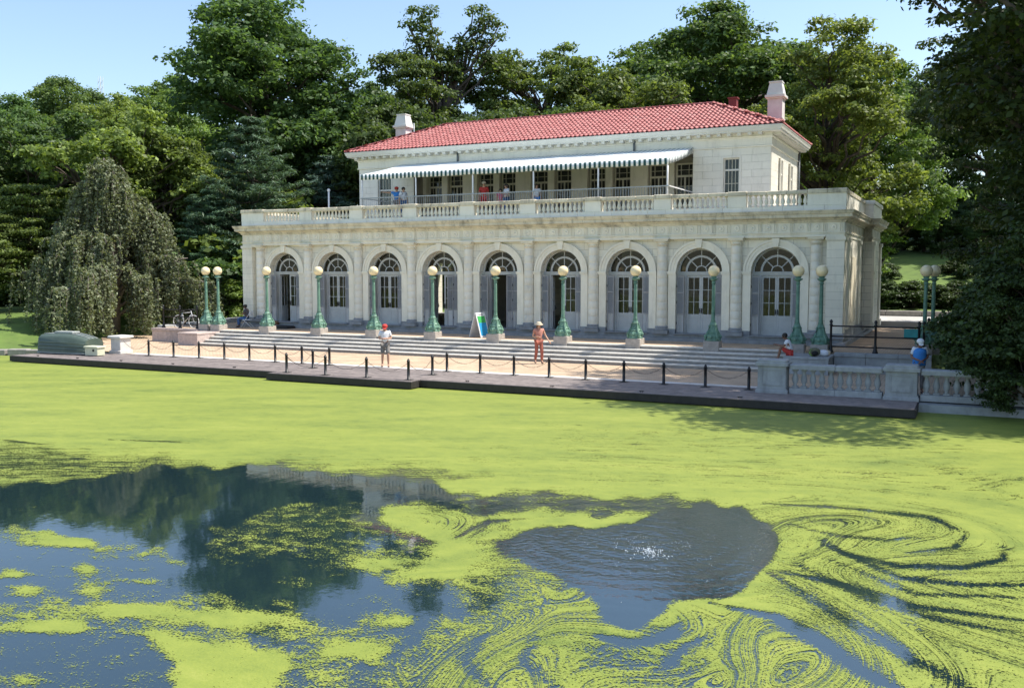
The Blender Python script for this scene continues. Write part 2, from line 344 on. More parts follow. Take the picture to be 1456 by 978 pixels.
# duckweed: coverage and flow are fields over the water plane
def weed_fields(x, y):
    d = np.stack([x, y, np.full_like(x, WATER)], 1)-CAM
    k = d@_F; front = k > 1.0; k = np.where(front, k, 1.0)
    u = np.where(front, CX+FPX*(d@_R)/k, 9999.); v = np.where(front, CY-FPX*(d@_U)/k, 2000.)
    # gentle wobble so edges are not straight
    uw = u+10*np.sin(v*.06+u*.013)+6*np.sin(u*.045+1.3); vw = v+4*np.sin(u*.035)+2.5*np.sin(u*.11+v*.05)
    def inpoly(P, soft):
        P = np.array(P, float); dmin = np.full(len(u), 1e9); ins = np.zeros(len(u), bool)
        for a, b in zip(P, np.roll(P, -1, 0)):
            e = b-a; t = np.clip(((uw-a[0])*e[0]+(vw-a[1])*e[1]*3.24)/(e[0]**2+3.24*e[1]**2+1e-9), 0, 1)
            dd = np.hypot(uw-a[0]-t*e[0], 1.8*(vw-a[1]-t*e[1])); dmin = np.minimum(dmin, dd)
            c = ((a[1] > vw) != (b[1] > vw)) & (uw < (b[0]-a[0])*(vw-a[1])/(b[1]-a[1]+1e-9)+a[0]); ins ^= c
        return sstep(-soft, soft, np.where(ins, dmin, -dmin))
    def stream(P, wd):
        P = np.array(P, float); o = np.zeros(len(u))
        for i, (a, b) in enumerate(zip(P[:-1], P[1:])):
            e = b-a; t = np.clip(((u-a[0])*e[0]+(v-a[1])*e[1]*3.24)/(e[0]**2+3.24*e[1]**2+1e-9), 0, 1)
            dd = np.hypot(u-a[0]-t*e[0], 1.8*(v-a[1]-t*e[1])); s_ = (i+t)/(len(P)-1)
            o = np.maximum(o, np.exp(-(dd/(wd*1.25*(.35+.9*np.sin(np.pi*np.clip(s_, .04, .96)))))**2))
        return o
    D = np.full(len(u), 1.25)
    D -= .66*inpoly([(-40,628),(120,640),(330,655),(520,664),(690,672),(560,690),(300,684),(120,690),(-40,690)], 26)
    D -= 1.25*inpoly([(-60,694),(60,690),(200,672),(360,664),(420,676),(520,680),(545,700),(400,716),(285,745),(300,800),(215,782),(120,764),(40,752),(-60,746)], 14)
    D -= .84*inpoly([(420,676),(600,686),(640,706),(545,716),(560,740),(612,772),(590,812),(520,838),(440,872),(350,868),(290,812),(270,745),(400,710)], 16)
    D -= .85*inpoly([(500,692),(760,700),(1010,712),(1040,722),(930,734),(720,730),(520,722)], 14)
    D -= .74*inpoly([(-60,742),(300,800),(520,815),(700,800),(780,840),(720,880),(610,930),(560,1000),(-60,1000)], 45)
    D -= .34*inpoly([(-60,744),(150,775),(300,800),(330,835),(180,852),(-60,852)], 25)
    D -= .34*inpoly([(780,600),(1000,596),(1300,612),(1480,680),(1480,730),(1200,706),(1000,706),(800,690)], 40)
    D -= .16*inpoly([(-60,596),(400,600),(800,610),(800,690),(500,672),(200,640),(-60,630)], 30)
    D -= .25*inpoly([(-60,905),(180,900),(250,930),(225,1000),(-60,1000)], 22)
    D -= .30*inpoly([(440,842),(640,835),(640,868),(560,900),(450,880)], 22)
    D += .55*inpoly([(200,898),(330,915),(410,945),(370,1000),(225,1000),(255,945)], 20)
    for (a, b, r1, r2) in ((128,836,30,13),(40,838,30,8),(205,826,28,6),(120,808,18,8),(20,815,24,7),(420,828,60,14),(545,806,50,16),(395,858,40,10),(90,770,60,7),(190,868,60,9),(330,880,70,10),(630,815,26,9),(560,880,40,10),(500,925,50,9),(80,892,50,8),(28,968,25,9)):
        D += .75*np.exp(-((u-a)/r1)**2-((v-b)/r2)**2)
    swirl = inpoly([(590,735),(720,725),(760,800),(850,845),(900,895),(1000,860),(1150,880),(1260,960),(1290,1010),(560,1010),(600,930),(720,880),(780,840),(690,790)], 30)
    D -= .52*swirl
    D -= .46*inpoly([(1000,715),(1180,712),(1330,730),(1400,770),(1470,800),(1470,990),(1300,1000),(1150,890),(1080,850),(1100,780)], 30)
    for P, wd, s in (([(1165,765),(1200,788),(1280,805),(1370,807),(1425,796),(1432,781),(1408,769)],4.5,.62), ([(1085,716),(1200,722),(1320,735),(1375,758),(1360,778),(1290,786)],4,.5),
                  ([(1110,812),(1200,832),(1300,862),(1470,885)],5,.6), ([(1175,775),(1280,822),(1380,832),(1470,832)],4,.6), ([(1180,795),(1300,845),(1470,850)],3,.5), ([(1120,745),(1190,762),(1260,768),(1330,762)],3,.4),
                  ([(1095,815),(1180,868),(1260,915),(1330,955),(1400,990)],8,.5), ([(1010,858),(1100,876),(1170,915),(1230,958),(1300,990)],8,.85), ([(1130,800),(1230,850),(1330,880),(1470,905)],5,.45),
                  ([(850,905),(900,915),(950,905),(965,890)],9,.7), ([(930,965),(960,930),(1000,905)],6,.55), ([(600,870),(590,900),(555,940)],9,.35), ([(640,770),(690,742),(800,733)],3,.5), ([(690,900),(660,940),(700,985)],6,.5), ([(760,905),(745,940),(790,978)],5,.5),
                  ([(170,588),(215,586),(235,588)],1.5,.7), ([(150,625),(240,628),(270,630)],1.5,.65), ([(0,625),(60,632)],1.5,.5)):
        D -= s*stream(P, wd)
    D -= 1.9*inpoly([(712,772),(770,752),(880,746),(960,730),(1045,722),(1092,748),(1098,772),(1085,800),(1058,836),(1010,850),(965,854),(945,876),(905,892),(880,880),(858,850),(820,832),(760,802)], 17)
    far = (v < 620) | (v > 1000) | (u < -60) | (u > 1500)
    D = np.where(v < 600, np.maximum(D, 1.42-.24*sstep(545, 600, v)), D)
    out = (v > 1010) | (u < -120) | (u > 1560)
    D = np.where(out, .9+.35*np.sin(x*.35+2*np.sin(y*.23))*np.cos(y*.4+1.5*np.sin(x*.19)), D)
    D = np.where((y > -13.5), 1.25, D)
    # flow-warped coordinates for the streak noise
    wx, wy = x.copy(), y.copy()
    for (pu, pv, R_, ang) in ((905,935,1.9,2.6),(690,905,2.6,-1.9),(1330,770,2.8,2.4),(1150,830,2.6,-1.3),(640,760,2.0,1.8),(1050,930,1.6,1.6),(1230,900,2.2,-1.2),(780,960,1.0,2.0),(850,905,.8,-1.6),(960,960,.9,1.7),(1100,760,1.5,1.2),(960,740,4.5,.6)):
        c = atz(pu, pv, WATER); dx, dy = wx-c[0], wy-c[1]; r = np.hypot(dx, dy)
        a = ang*np.exp(-(r/R_)**2); wx, wy = c[0]+dx*np.cos(a)-dy*np.sin(a), c[1]+dx*np.sin(a)+dy*np.cos(a)
    ca, sa = math.cos(-YAW), math.sin(-YAW)
    W = np.stack([ca*wx+sa*wy, -sa*wx+ca*wy, np.zeros_like(wx)], 1)
    def skew(m, pa, pb):
        a, b = atz(*pa, WATER), atz(*pb, WATER); q = lambda p: (ca*p[0]+sa*p[1], -sa*p[0]+ca*p[1]); a, b = q(a), q(b)
        W[:, 1] -= m*(b[1]-a[1])/(b[0]-a[0])*(W[:, 0]-a[0])
    skew(sstep(1020, 1120, u)*sstep(775, 830, v), (1110, 808), (1400, 930))
    skew(sstep(500, 600, u)*(1-sstep(700, 800, u))*sstep(800, 860, v), (700, 850), (580, 960))
    st = np.clip(swirl+.7*sstep(1020, 1100, u)*sstep(690, 730, v)+.5*sstep(610, 640, v)*(1-sstep(690, 720, v)), 0, 1)
    return D, W, st
def weed_mat():
    m = bpy.data.materials.new('duckweed_mat'); m.use_nodes = True; n = m.node_tree; b = n.nodes['Principled BSDF']; o = n.nodes['Material Output']; p = position(n)
    at = lambda nm: [(a, setattr(a, 'attribute_name', nm))[0] for a in [n.nodes.new('ShaderNodeAttribute')]][0]
    D = at('cover').outputs['Fac']; W = at('flow').outputs['Vector']; S = at('streak').outputs['Fac']
    n1 = noise(n, stretch(n, p, (.85,1.15,1)), 2.8, 11, .74).outputs[0]          # patches
    n2t = noise(n, stretch(n, W, (.6,5.2,1)), 1.5, 11, .74); n2t.inputs['Distortion'].default_value = .35; n2 = n2t.outputs[0]          # streaks along the flow
    n3 = noise(n, p, 36, 4, .75).outputs[0]                                     # single fronds
    nn = mathn(n, 'ADD', mathn(n, 'MULTIPLY', n1, mathn(n, 'SUBTRACT', 1., S)), mathn(n, 'MULTIPLY', n2, S))
    n5t = noise(n, stretch(n, W, (.2,2.8,1)), 1.3, 7, .66); n5t.inputs['Distortion'].default_value = .5
    line = mathn(n, 'SUBTRACT', 1., mathn(n, 'MULTIPLY', mathn(n, 'ABSOLUTE', mathn(n, 'SUBTRACT', n5t.outputs[0], .5)), 26.), True)
    n6 = noise(n, stretch(n, W, (.5,1.2,1)), .7, 4).outputs[0]
    line = mathn(n, 'MULTIPLY', line, mathn(n, 'MULTIPLY', mathn(n, 'SUBTRACT', n6, .42, True), 6., True))
    D = mathn(n, 'SUBTRACT', D, mathn(n, 'MULTIPLY', line, mathn(n, 'ADD', mathn(n, 'MULTIPLY', S, .58), .14)))
    f = mathn(n, 'ADD', mathn(n, 'MULTIPLY', mathn(n, 'SUBTRACT', nn, .5), 2.0), mathn(n, 'MULTIPLY', mathn(n, 'SUBTRACT', n3, .5), 2.2))
    k = mathn(n, 'MULTIPLY', mathn(n, 'ADD', mathn(n, 'SUBTRACT', D, .5), f), 6., True)
    c1 = noise(n, stretch(n, W, (.5,1.5,1)), .55, 6, .6).outputs[0]; c2 = noise(n, p, 34, 3, .7).outputs[0]
    r = ramp(n, [(.36, (.105,.150,.030)), (.47, (.185,.228,.042)), (.55, (.222,.262,.047)), (.66, (.285,.305,.070))]); n.links.new(mathn(n, 'ADD', mathn(n, 'ADD', mathn(n, 'MULTIPLY', c1, .45), mathn(n, 'MULTIPLY', c2, .2)), mathn(n, 'MULTIPLY', noise(n, stretch(n, p, (.8,1.2,1)), 3.4, 9, .75).outputs[0], .35)), r.inputs[0])
    n.links.new(r.outputs[0], b.inputs['Base Color']); b.inputs['Roughness'].default_value = .62; b.inputs['Specular IOR Level'].default_value = .25
    bump(n, b, noise(n, p, 45, 3).outputs[0], .5, .01)
    tr = n.nodes.new('ShaderNodeBsdfTransparent'); mx = n.nodes.new('ShaderNodeMixShader')
    n.links.new(k, mx.inputs[0]); n.links.new(tr.outputs[0], mx.inputs[1]); n.links.new(b.outputs[0], mx.inputs[2]); n.links.new(mx.outputs[0], o.inputs[0]); return m
xs = np.concatenate([np.linspace(-120, -19, 24), np.arange(-18, 14, .25), np.arange(14, 42, .085), np.linspace(42.5, 120, 30)])
ys = np.concatenate([np.linspace(-110, -36, 16), np.arange(-35, -20, .085), np.arange(-20, -8.4, .16)])
gx, gy, gq = grid(xs, ys)
Dv, Wv, Sv = weed_fields(gx, gy)
keep = (Dv[gq].max(1) > -.55)
gq = gq[keep]; used, inv = np.unique(gq.ravel(), return_inverse=True)
weed = inst(fast_mesh('duckweed', np.stack([gx, gy, np.full_like(gx, WATER+.006)], 1)[used], inv.reshape(-1, 4), weed_mat(), {'cover': Dv[used], 'flow': Wv[used], 'streak': Sv[used]}), 'duckweed')
tag(weed, 'bright yellow-green duckweed floating in swirls over the pond', 'duckweed', None, 'stuff')

# fountain: low bubbling jet with drops
rnd = random.Random(5); F0 = atz(922, 786, WATER)
ft = thing('fountain', 'low white bubbling fountain splash in the open dark water', 'fountain', (F0[0], F0[1], WATER))
M['spray'] = mat('white_spray', (.62,.66,.68), .35, .1, 20, bs=0)
mb = MB()
for k in range(90):
    a = rnd.uniform(0, 2*PI); r = abs(rnd.gauss(0, .15)); mb.sphere((r*math.cos(a)*1.3, r*math.sin(a), rnd.uniform(.0, .045)*max(.1, 1-r*2)), rnd.uniform(.004, .013), 6, 4)
mb.build('foam_core', M['spray'], ft)['kind'] = 'stuff'
mb = MB()
for k in range(210):
    a = rnd.choice((0.2,1.0,1.9,2.6,3.5,4.3,5.2))+rnd.gauss(0, .2); r = rnd.uniform(.08, 1.0)**1.3*.95; z = max(0.004, .14*math.exp(-((r-.35)/.3)**2)*rnd.random())
    mb.sphere((r*math.cos(a), r*math.sin(a), z), rnd.uniform(.0025, .0065), 5, 3)
o = mb.build('droplets', M['spray'], ft); o['kind'] = 'stuff'
mb = MB()
for k in range(60):
    a = rnd.uniform(0, 2*PI); r = rnd.uniform(.8, 2.2); mb.sphere((r*math.cos(a)*1.1, r*math.sin(a), .003), rnd.uniform(.003, .006), 5, 3)
o = mb.build('bubbles', M['spray'], ft); o['kind'] = 'stuff'

# ---------------------------------------------------------------- terraces, steps, dock
BAY = 3.211; MID = 4.5*BAY
mb = MB(); mb.poly([(0.62,-9.5),(36.2,-9.5),(36.2,-3.2),(-1,-3.2),(-4.6,-2.6),(-10.5,4.5),(-14.5,4.5),(-9.5,-2.5),(-1.6,-9.0)], -.9, -.7)
tag(mb.build('lower_terrace', M['paver']), 'tan brick lower terrace between steps and dock', None, None, 'structure')
mb = MB(); mb.box(-4.2, 33.2, -3.12, 14.5, -.88, -.006)
tag(mb.build('upper_terrace', M['paver']), 'tan brick upper terrace at the foot of the arcade', None, None, 'structure')
mb = MB(); mb.poly([(29, 14.6),(75, 14.6),(75, 21.1),(29, 21.1)], -.4, .30)
tag(mb.build('path', M['concrete']), 'pale concrete path behind the boathouse', None, None, 'structure')
kerb = thing('terrace_kerb', 'pale concrete kerb stones along the inner dock edge', 'kerb')
ms = MB().cbox(0, 1.595, -9.52, -9.18, -.9, -.693, .012).mesh('kerb_stone', M['white_kerb'])
for k in range(18): inst(ms, 'kerb_stone', kerb, (.7+k*1.6, 0, 0))
# steps
stairs = thing('stone_steps', 'long flight of five grey granite steps below the lamp posts', 'steps')
SX0, SX1 = .13, 28.54; NS = 9; SL = (SX1-SX0)/NS
for s in range(5):
    z1 = -.14*s; y0 = -3.3-.37*s
    ms = MB().cbox(0, SL-.008, 0, .42, -.045, 0, .008).mesh('tread_stone', M['tread']); mr = MB().box(0, SL-.008, .03, .4, -.14, -.0455).mesh('riser_stone', M['granite'])  # light tread and dark riser colours paint in the sun and shade
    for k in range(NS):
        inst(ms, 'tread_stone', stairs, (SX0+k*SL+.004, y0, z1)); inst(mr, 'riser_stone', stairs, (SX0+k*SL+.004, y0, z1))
mb = MB(); mb.box(SX0, SX1, -3.0, -2.6, -.8, -.02)
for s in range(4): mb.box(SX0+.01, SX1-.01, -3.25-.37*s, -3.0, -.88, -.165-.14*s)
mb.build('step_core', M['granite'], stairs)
def cheek(x0, x1, lab, mt):
    t = thing('cheek_block', lab, 'stone block', ((x0+x1)/2, -4.2, -.7))
    t.location = ((x0+x1)/2, 0, 0); h = (x1-x0)/2
    MB().cbox(-h, h, -4.85, -3.15, -.8, -.16, .012).build('body', mt, t); MB().cbox(-h-.02, h+.02, -4.87, -3.13, -.155, -.07, .015).build('cap', mt, t); return t
cheek(-1.2, .1, 'pale pink granite block closing the steps near the paired lamps by the weeping tree', M['granite_pink'])
cheek(28.55, 30.1, 'shaded grey granite block closing the steps, with a seated man on it', M['lakestone'])
# retaining walls at both ends of the upper terrace
def retaining(x0, x1, y, lab, mt, nb):
    t = thing('retaining_wall', lab, 'wall'); L = (x1-x0)/nb
    ms = MB().cbox(.004, L-.004, y, y+.34, -.85, -.12, .008).mesh('wall_stone', mt); mc = MB().cbox(.003, L-.003, y-.05, y+.42, -.115, .012, .012).mesh('coping_stone', mt)
    for k in range(nb): inst(ms, 'wall_stone', t, (x0+k*L, 0, 0)); inst(mc, 'coping_stone', t, (x0+k*L, 0, 0))
    return t
retaining(-4.4, -1.22, -3.55, 'low pinkish retaining wall under the black railing beside the weeping tree', M['granite_pink'], 3)
retaining(30.12, 33.4, -3.55, 'low shaded grey retaining wall under the long black railing', M['lakestone'], 3)
t = thing('side_kerb', 'grey sloping garden wall between lawn and terrace behind the seated man', 'wall')
for k in range(6): MB().cbox(-4.6, -4.2, -3+k*1.7, -3+k*1.7+1.68, -.5, .12+.05*k, .02).build('wall_stone', M['lakestone'], t)
# dock
dock = thing('dock', 'long low weathered timber dock along the pond edge', 'dock', (0, 0, 0))
rnd = random.Random(11)
def dock_boards(x0, x1, y0, y1):
    mb = MB(); n = int((y1-y0)/.148); w_ = (y1-y0)/n
    for j in range(n):
        x = x0
        while x < x1-.01:
            e = min(x1, x+rnd.choice((3.6, 4.2, 4.8))) if x > x0 else min(x1, x0+rnd.uniform(1.2, 4.6))
            dz = rnd.uniform(-.004, .004)
            mb.box(x+.004, e-.004, y0+j*w_+.005, y0+(j+1)*w_-.005, -.74, -.70+dz); x = e
    return mb
for (x0, x1, y0, y1) in ((-3.3, 17.75, -12.45, -9.54), (11.6, 17.75, -12.95, -12.46), (17.76, 33.3, -12.35, -9.54)):
    o = dock_boards(x0, x1, y0, y1).build('plank_deck', M['wood'], dock); o['kind'] = 'stuff'
    mb = MB(); mb.box(x0-.03, x1+.02, y0-.07, y0-.01, -.93, -.715); mb.box(x0-.05, x0, y0-.05, y1, -.93, -.715); mb.box(x1+.003, x1+.04, y0-.05, y1, -.93, -.715); mb.box(x0+.1, x1-.1, y0+.05, y1-.05, -1.2, -.75)
    mb.build('fascia_beam', M['wood_dark'], dock)
ms = MB().box(-.13, .13, -.02, .02, .05, .08).box(-.07, -.04, -.02, .02, 0, .05).box(.04, .07, -.02, .02, 0, .05).mesh('dock_cleat', M['iron'])
for kc, x in enumerate((-1.9, .6, 3.2, 6.1, 9.3, 19.5, 22.6, 25.6, 28.6)):
    tag(inst(ms, 'dock_cleat', None, (x, -12.2, -.697), None, (.6,.6,.6)), 'small black mooring cleat on the dock edge, number %s from the upturned boat' % 'one two three four five six seven eight nine'.split()[kc], 'cleat', 'mooring cleats on the dock')
# low shore edging left of the dock
t = thing('shore_edging', 'row of grey stones edging the lawn beside the dock', 'edging')
for k in range(14):
    x = -3.9-k*.95; y = float(shore(x))-.15 if x < -5 else -9.9
    o = MB().cbox(-.47, .47, -.22, .22, -.35, .16+.05*rnd.random(), .03).build('edging_stone', M['granite'], t, (x, y-.1, -.85)); o.rotation_euler = (0, 0, .46+rnd.uniform(-.06, .06))

# ---------------------------------------------------------------- boathouse, ground floor
BH = thing('boathouse', 'long cream terracotta boathouse with arcade, balustraded roof deck and red tiled upper storey', 'building')
ZB, ZC, ZSP = .433, 4.373, 2.98
WY = .08
# floor, plinth, back
mb = MB(); mb.box(-1.25, 30.15, -.42, 14.1, -.3, .14); mb.build('plinth_step', M['base_stone'], BH)
mb = MB(); mb.box(-1.12, 30.02, -.16, 14.0, .14, .285); mb.build('floor_slab', M['base_stone'], BH)
def bay_wall(xc, opening=True, y0=WY, y1=.68):
    mb = MB(); hw = BAY/2; r = 1.0; n = 20
    inner = [(r*math.cos(PI*i/n), ZSP+r*math.sin(PI*i/n)) for i in range(n+1)]      # right to left
    inner = [(r, .285)]+inner+[(-r, .285)]
    def outer(p):
        x, z = p
        if z <= ZSP: return (hw if x > 0 else -hw, z)
        a = math.atan2(z-ZSP, x); T = ZC-ZSP
        k = min(hw/max(1e-6, abs(math.cos(a))), T/max(1e-6, math.sin(a))); return (k*math.cos(a), ZSP+k*math.sin(a))
    out = [outer(p) for p in inner]
    for i in range(len(inner)-1):
        a, b, c, d = inner[i], inner[i+1], out[i+1], out[i]
        for y, fl in ((y0, 0), (y1, 1)):
            q = [(a[0]+xc,y,a[1]),(d[0]+xc,y,d[1]),(c[0]+xc,y,c[1]),(b[0]+xc,y,b[1])]
            mb.add(q if not fl else q[::-1], [(0,1,2,3)])
        mb.add([(a[0]+xc,y0,a[1]),(b[0]+xc,y0,b[1]),(b[0]+xc,y1,b[1]),(a[0]+xc,y1,a[1])], [(0,1,2,3)])
        if abs(c[0]) < hw-1e-6 or abs(d[0]) < hw-1e-6:
            if (abs(abs(c[0])-hw) < 1e-6) != (abs(abs(d[0])-hw) < 1e-6):     # corner gap
                s = 1 if (c[0]+d[0]) > 0 else -1
                for y in (y0, y1): mb.add([(c[0]+xc,y,c[1]),(d[0]+xc,y,d[1]),(s*hw+xc,y,ZC)], [(0,1,2)])
    return mb
# shared meshes for one bay (centred on x = 0)
mb = MB(); mb.arc(0, ZSP, 1.0, 1.12, -.012, WY+.02); mb.arc(0, ZSP, 1.121, 1.24, -.03, WY+.02); mb.arc(0, ZSP, 1.241, 1.33, -.065, WY+.02)
me_archivolt = mb.mesh('archivolt', M['terra'])
me_key = MB().add([(-.1,-.11,4.0),(.1,-.11,4.0),(.16,-.12,4.36),(-.16,-.12,4.36),(-.1,.1,4.0),(.1,.1,4.0),(.16,.1,4.36),(-.16,.1,4.36)], [(0,1,2,3),(1,5,6,2),(5,4,7,6),(4,0,3,7),(3,2,6,7),(0,4,5,1)]).mesh('keystone', M['terra'])
me_jamb = []
for s in (-1, 1):
    a, b = sorted((s*1.0, s*1.34)); mb = MB(); z = ZB
    nb = 7; hh = (2.86-.5)/nb
    for k in range(nb): mb.cbox(a+.002, b-.002, -.03, WY+.05, .5+k*hh+.004, .5+(k+1)*hh-.004, .004)
    mb.box(a+.006, b-.006, -.022, WY+.05, .5, 2.86)
    me_jamb.append((mb.mesh('jamb_pilaster', M['terra']), MB().box(a-.03, b+.0, -.06, WY+.05, 2.862, 2.92).box(a-.045, b+.0, -.08, WY+.05, 2.922, 2.99).mesh('impost', M['terra']), MB().box(a-.03, b, -.07, WY+.05, .288, .5).mesh('jamb_base', M['base_stone'])))
def column_mesh():
    prof = [(.25,.62)]; n = 10; h = (4.06-.62)/n
    for k in range(n):
        z = .62+k*h; e = lambda zz: .25-.028*((zz-.62)/3.44)**1.6
        prof += [(e(z)-.006, z+.004), (e(z), z+.016), (e(z+h), z+h-.012), (e(z+h)-.006, z+h-.004)]
    prof += [(.222,4.06)]
    return MB().lathe(prof, 24).mesh('column_shaft', M['terra'])
me_shaft = column_mesh()
me_cap = MB().lathe([(.222,4.06),(.222,4.14),(.24,4.145),(.24,4.165),(.225,4.17),(.225,4.22),(.25,4.235),(.285,4.275),(.29,4.29)], 24).box(-.31,.31,-.31,.31,4.292,4.368).mesh('capital', M['terra'])
me_cbase = MB().box(-.35,.35,-.35,.35,.288,.43).lathe([(.33,.432),(.345,.46),(.33,.495),(.285,.505),(.275,.53),(.295,.55),(.295,.575),(.262,.59),(.25,.62)], 24).mesh('column_base', M['base_stone'])
for i in range(10):
    c = inst(me_shaft, 'column', BH, (BAY*i, 0, 0)); inst(me_cap, 'capital', c); inst(me_cbase, 'column_base', c)
# arched doors
def bars(lst, y0, y1):
    mb = MB()
    for x0, x1, z0, z1 in lst: mb.box(x0, x1, y0, y1, z0, z1)
    return mb
DY = .46
mb = MB(); mb.arc(0, ZSP, .93, .999, DY-.06, DY+.06); mb.arc(0, ZSP+.01, .60, .69, DY-.05, DY+.05); mb.arc(0, ZSP+.01, .22, .26, DY-.03, DY+.03, n=12)
for a in (45, 90, 135):
    ca, sa = math.cos(math.radians(a)), math.sin(math.radians(a))
    for r0, r1 in ((.25, .61), (.68, .94)):
        w_ = .018; q = []
        for r in (r0, r1):
            for s in (-1, 1): q += [(r*ca-s*w_*sa, DY-.028, ZSP+.01+r*sa+s*w_*ca), (r*ca-s*w_*sa, DY+.028, ZSP+.01+r*sa+s*w_*ca)]
        mb.add(q, [(0,4,6,2),(1,3,7,5),(0,1,5,4),(2,6,7,3),(0,2,3,1),(4,5,7,6)])
mb.box(-1.0, 1.0, DY-.09, DY+.09, 2.83, ZSP); mb.box(-1.0, 1.0, DY-.12, DY-.088, 2.92, ZSP-.004)
for s in (-1, 1): mb.box(min(s*.63, s*.72), max(s*.63, s*.72), DY-.08, DY+.08, .29, 2.83)
me_fan = mb.mesh('fanlight', M['grey_door'])
me_fpane = []
def sector(r0, r1, a0, a1, y, n=8):
    vs = []
    for i in range(n+1):
        a = math.radians(a0+(a1-a0)*i/n); vs += [(r0*math.cos(a), y, ZSP+.01+r0*math.sin(a)), (r1*math.cos(a), y, ZSP+.01+r1*math.sin(a))]
    return MB().add(vs, [(2*i, 2*i+1, 2*i+3, 2*i+2) for i in range(n)])
for k in range(4):
    me_fpane.append(sector(.68, .94, 45*k, 45*k+45, DY).mesh('pane', M['glass'])); me_fpane.append(sector(.25, .61, 45*k, 45*k+45, DY).mesh('pane', M['glass']))
me_fpane.append(sector(.02, .23, 0, 180, DY, 12).mesh('pane', M['glass']))
me_side = []
for s in (-1, 1):
    a, b = sorted((s*.721, s*1.0)); me_side.append(MB().box(a, b, DY-.02, DY+.04, .29, 2.829).mesh('side_panel', M['grey_door']))
# door leaf, hinge at x=0, spans 0..0.625
LW = .625
mb = bars([(0,.075,.3,2.82),(LW-.075,LW,.3,2.82),(.075,LW-.075,2.72,2.82),(.075,LW-.075,1.0,1.14),(.075,LW-.075,.3,.46),(LW/2-.014,LW/2+.014,1.14,2.72)]+[(.075,LW-.075,1.14+.527*k-.013,1.14+.527*k+.013) for k in (1,2)], -.028, .028)
mb.box(.075, LW-.075, -.012, .012, .46, 1.0); mb.box(.13, LW-.13, -.02, -.0125, .53, .93)
me_leafL = mb.mesh('door', M['grey_door'])
me_dpane = MB().add([(0,0,0),(LW/2-.089,0,0),(LW/2-.089,0,.5),(0,0,.5)], [(0,1,2,3)]).mesh('pane', M['glass'])
me_handle = MB().box(LW-.06, LW-.02, -.06, -.03, 1.18, 1.4).sphere((LW-.04,-.075,1.28), .025, 8, 6).mesh('handle', M['iron'])
def leaf(xc, side, ang):
    hx = xc-LW-.003 if side < 0 else xc+LW+.003
    o = inst(me_leafL, 'door', BH, (hx, DY, 0), (0, 0, ang if side < 0 else -ang), (1 if side < 0 else -1, 1, 1))
    for c in range(2):
        for r in range(3): inst(me_dpane, 'pane', o, (.075+c*(LW/2-.061), 0, 1.14+.527*r+.013))
    inst(me_handle, 'handle', o)
# folding iron/louvre gate leaf against each jamb, .33 wide, hinge at x=0
GW = .31
mb = bars([(0,.035,.32,2.8),(GW-.035,GW,.32,2.8),(.035,GW-.035,2.75,2.8),(.035,GW-.035,2.05,2.1),(.035,GW-.035,1.1,1.15),(.035,GW-.035,.32,.37)], -.02, .02)
me_gframe = mb.mesh('shutter', M['grey_gate'])
mb = MB()
for k in range(36):
    z = 1.17+k*.0435; mb.add([(.035,-.016,z),(GW-.035,-.016,z),(GW-.035,.016,z+.03),(.035,.016,z+.03),(.035,-.016,z+.008),(GW-.035,-.016,z+.008),(GW-.035,.016,z+.038),(.035,.016,z+.038)], [(0,3,2,1),(4,5,6,7),(0,1,5,4),(2,3,7,6)])
me_gslat = mb.mesh('louvre_slats', M['grey_gate'])
mb = bars([(.05+k*.052, .068+k*.052, .37, 1.1) for k in range(5)], -.009, .009); me_gbars = mb.mesh('gate_bars', M['white_metal'])
mb = MB()
for z in (.7, 1.6, 2.3): mb.box(-.015, .015, -.03, .03, z, z+.1)
me_hinge = mb.mesh('hinge', M['iron'])
def gate(x, ang, flip):
    o = inst(me_gframe, 'shutter', BH, (x, .12, 0), (0, 0, ang), (flip, 1, 1))
    q = inst(me_gslat, 'louvre_slats', o); q['kind'] = 'stuff'; q = inst(me_gbars, 'gate_bars', o); q['kind'] = 'stuff'; inst(me_hinge, 'hinge', o)
OPEN = {0: (97, 0), 3: (102, 0), 4: (104, 96), 5: (103, 0)}
for i in range(9):
    xc = BAY*(i+.5)
    o = bay_wall(xc).build('arch_wall', M['terra_wall'], BH)
    inst(me_archivolt, 'archivolt', o, (xc, 0, 0)); inst(me_key, 'keystone', o, (xc, 0, 0))
    for a, b, c in me_jamb: inst(a, 'jamb_pilaster', o, (xc,0,0)); inst(b, 'impost', o, (xc,0,0)); inst(c, 'jamb_base', o, (xc,0,0))
    fl = inst(me_fan, 'fanlight', BH, (xc, 0, 0))
    for q in me_fpane: inst(q, 'pane', fl)
    for q in me_side: inst(q, 'side_panel', fl)
    a, b = OPEN.get(i, (0, 0)); leaf(xc, -1, math.radians(a)); leaf(xc, 1, math.radians(b))
    gate(xc-.985, math.radians(4), 1); gate(xc+.985, math.radians(-4), -1)
    if i in (4,): gate(xc-.68, math.radians(-55), 1)
    if i in (3, 4): gate(xc+.68, math.radians(55), -1)
    me = MB().box(-1.02, 1.02, -.3, .7, .287, .31).mesh('door_sill', M['base_stone']); inst(me, 'door_sill', BH, (xc, 0, 0))
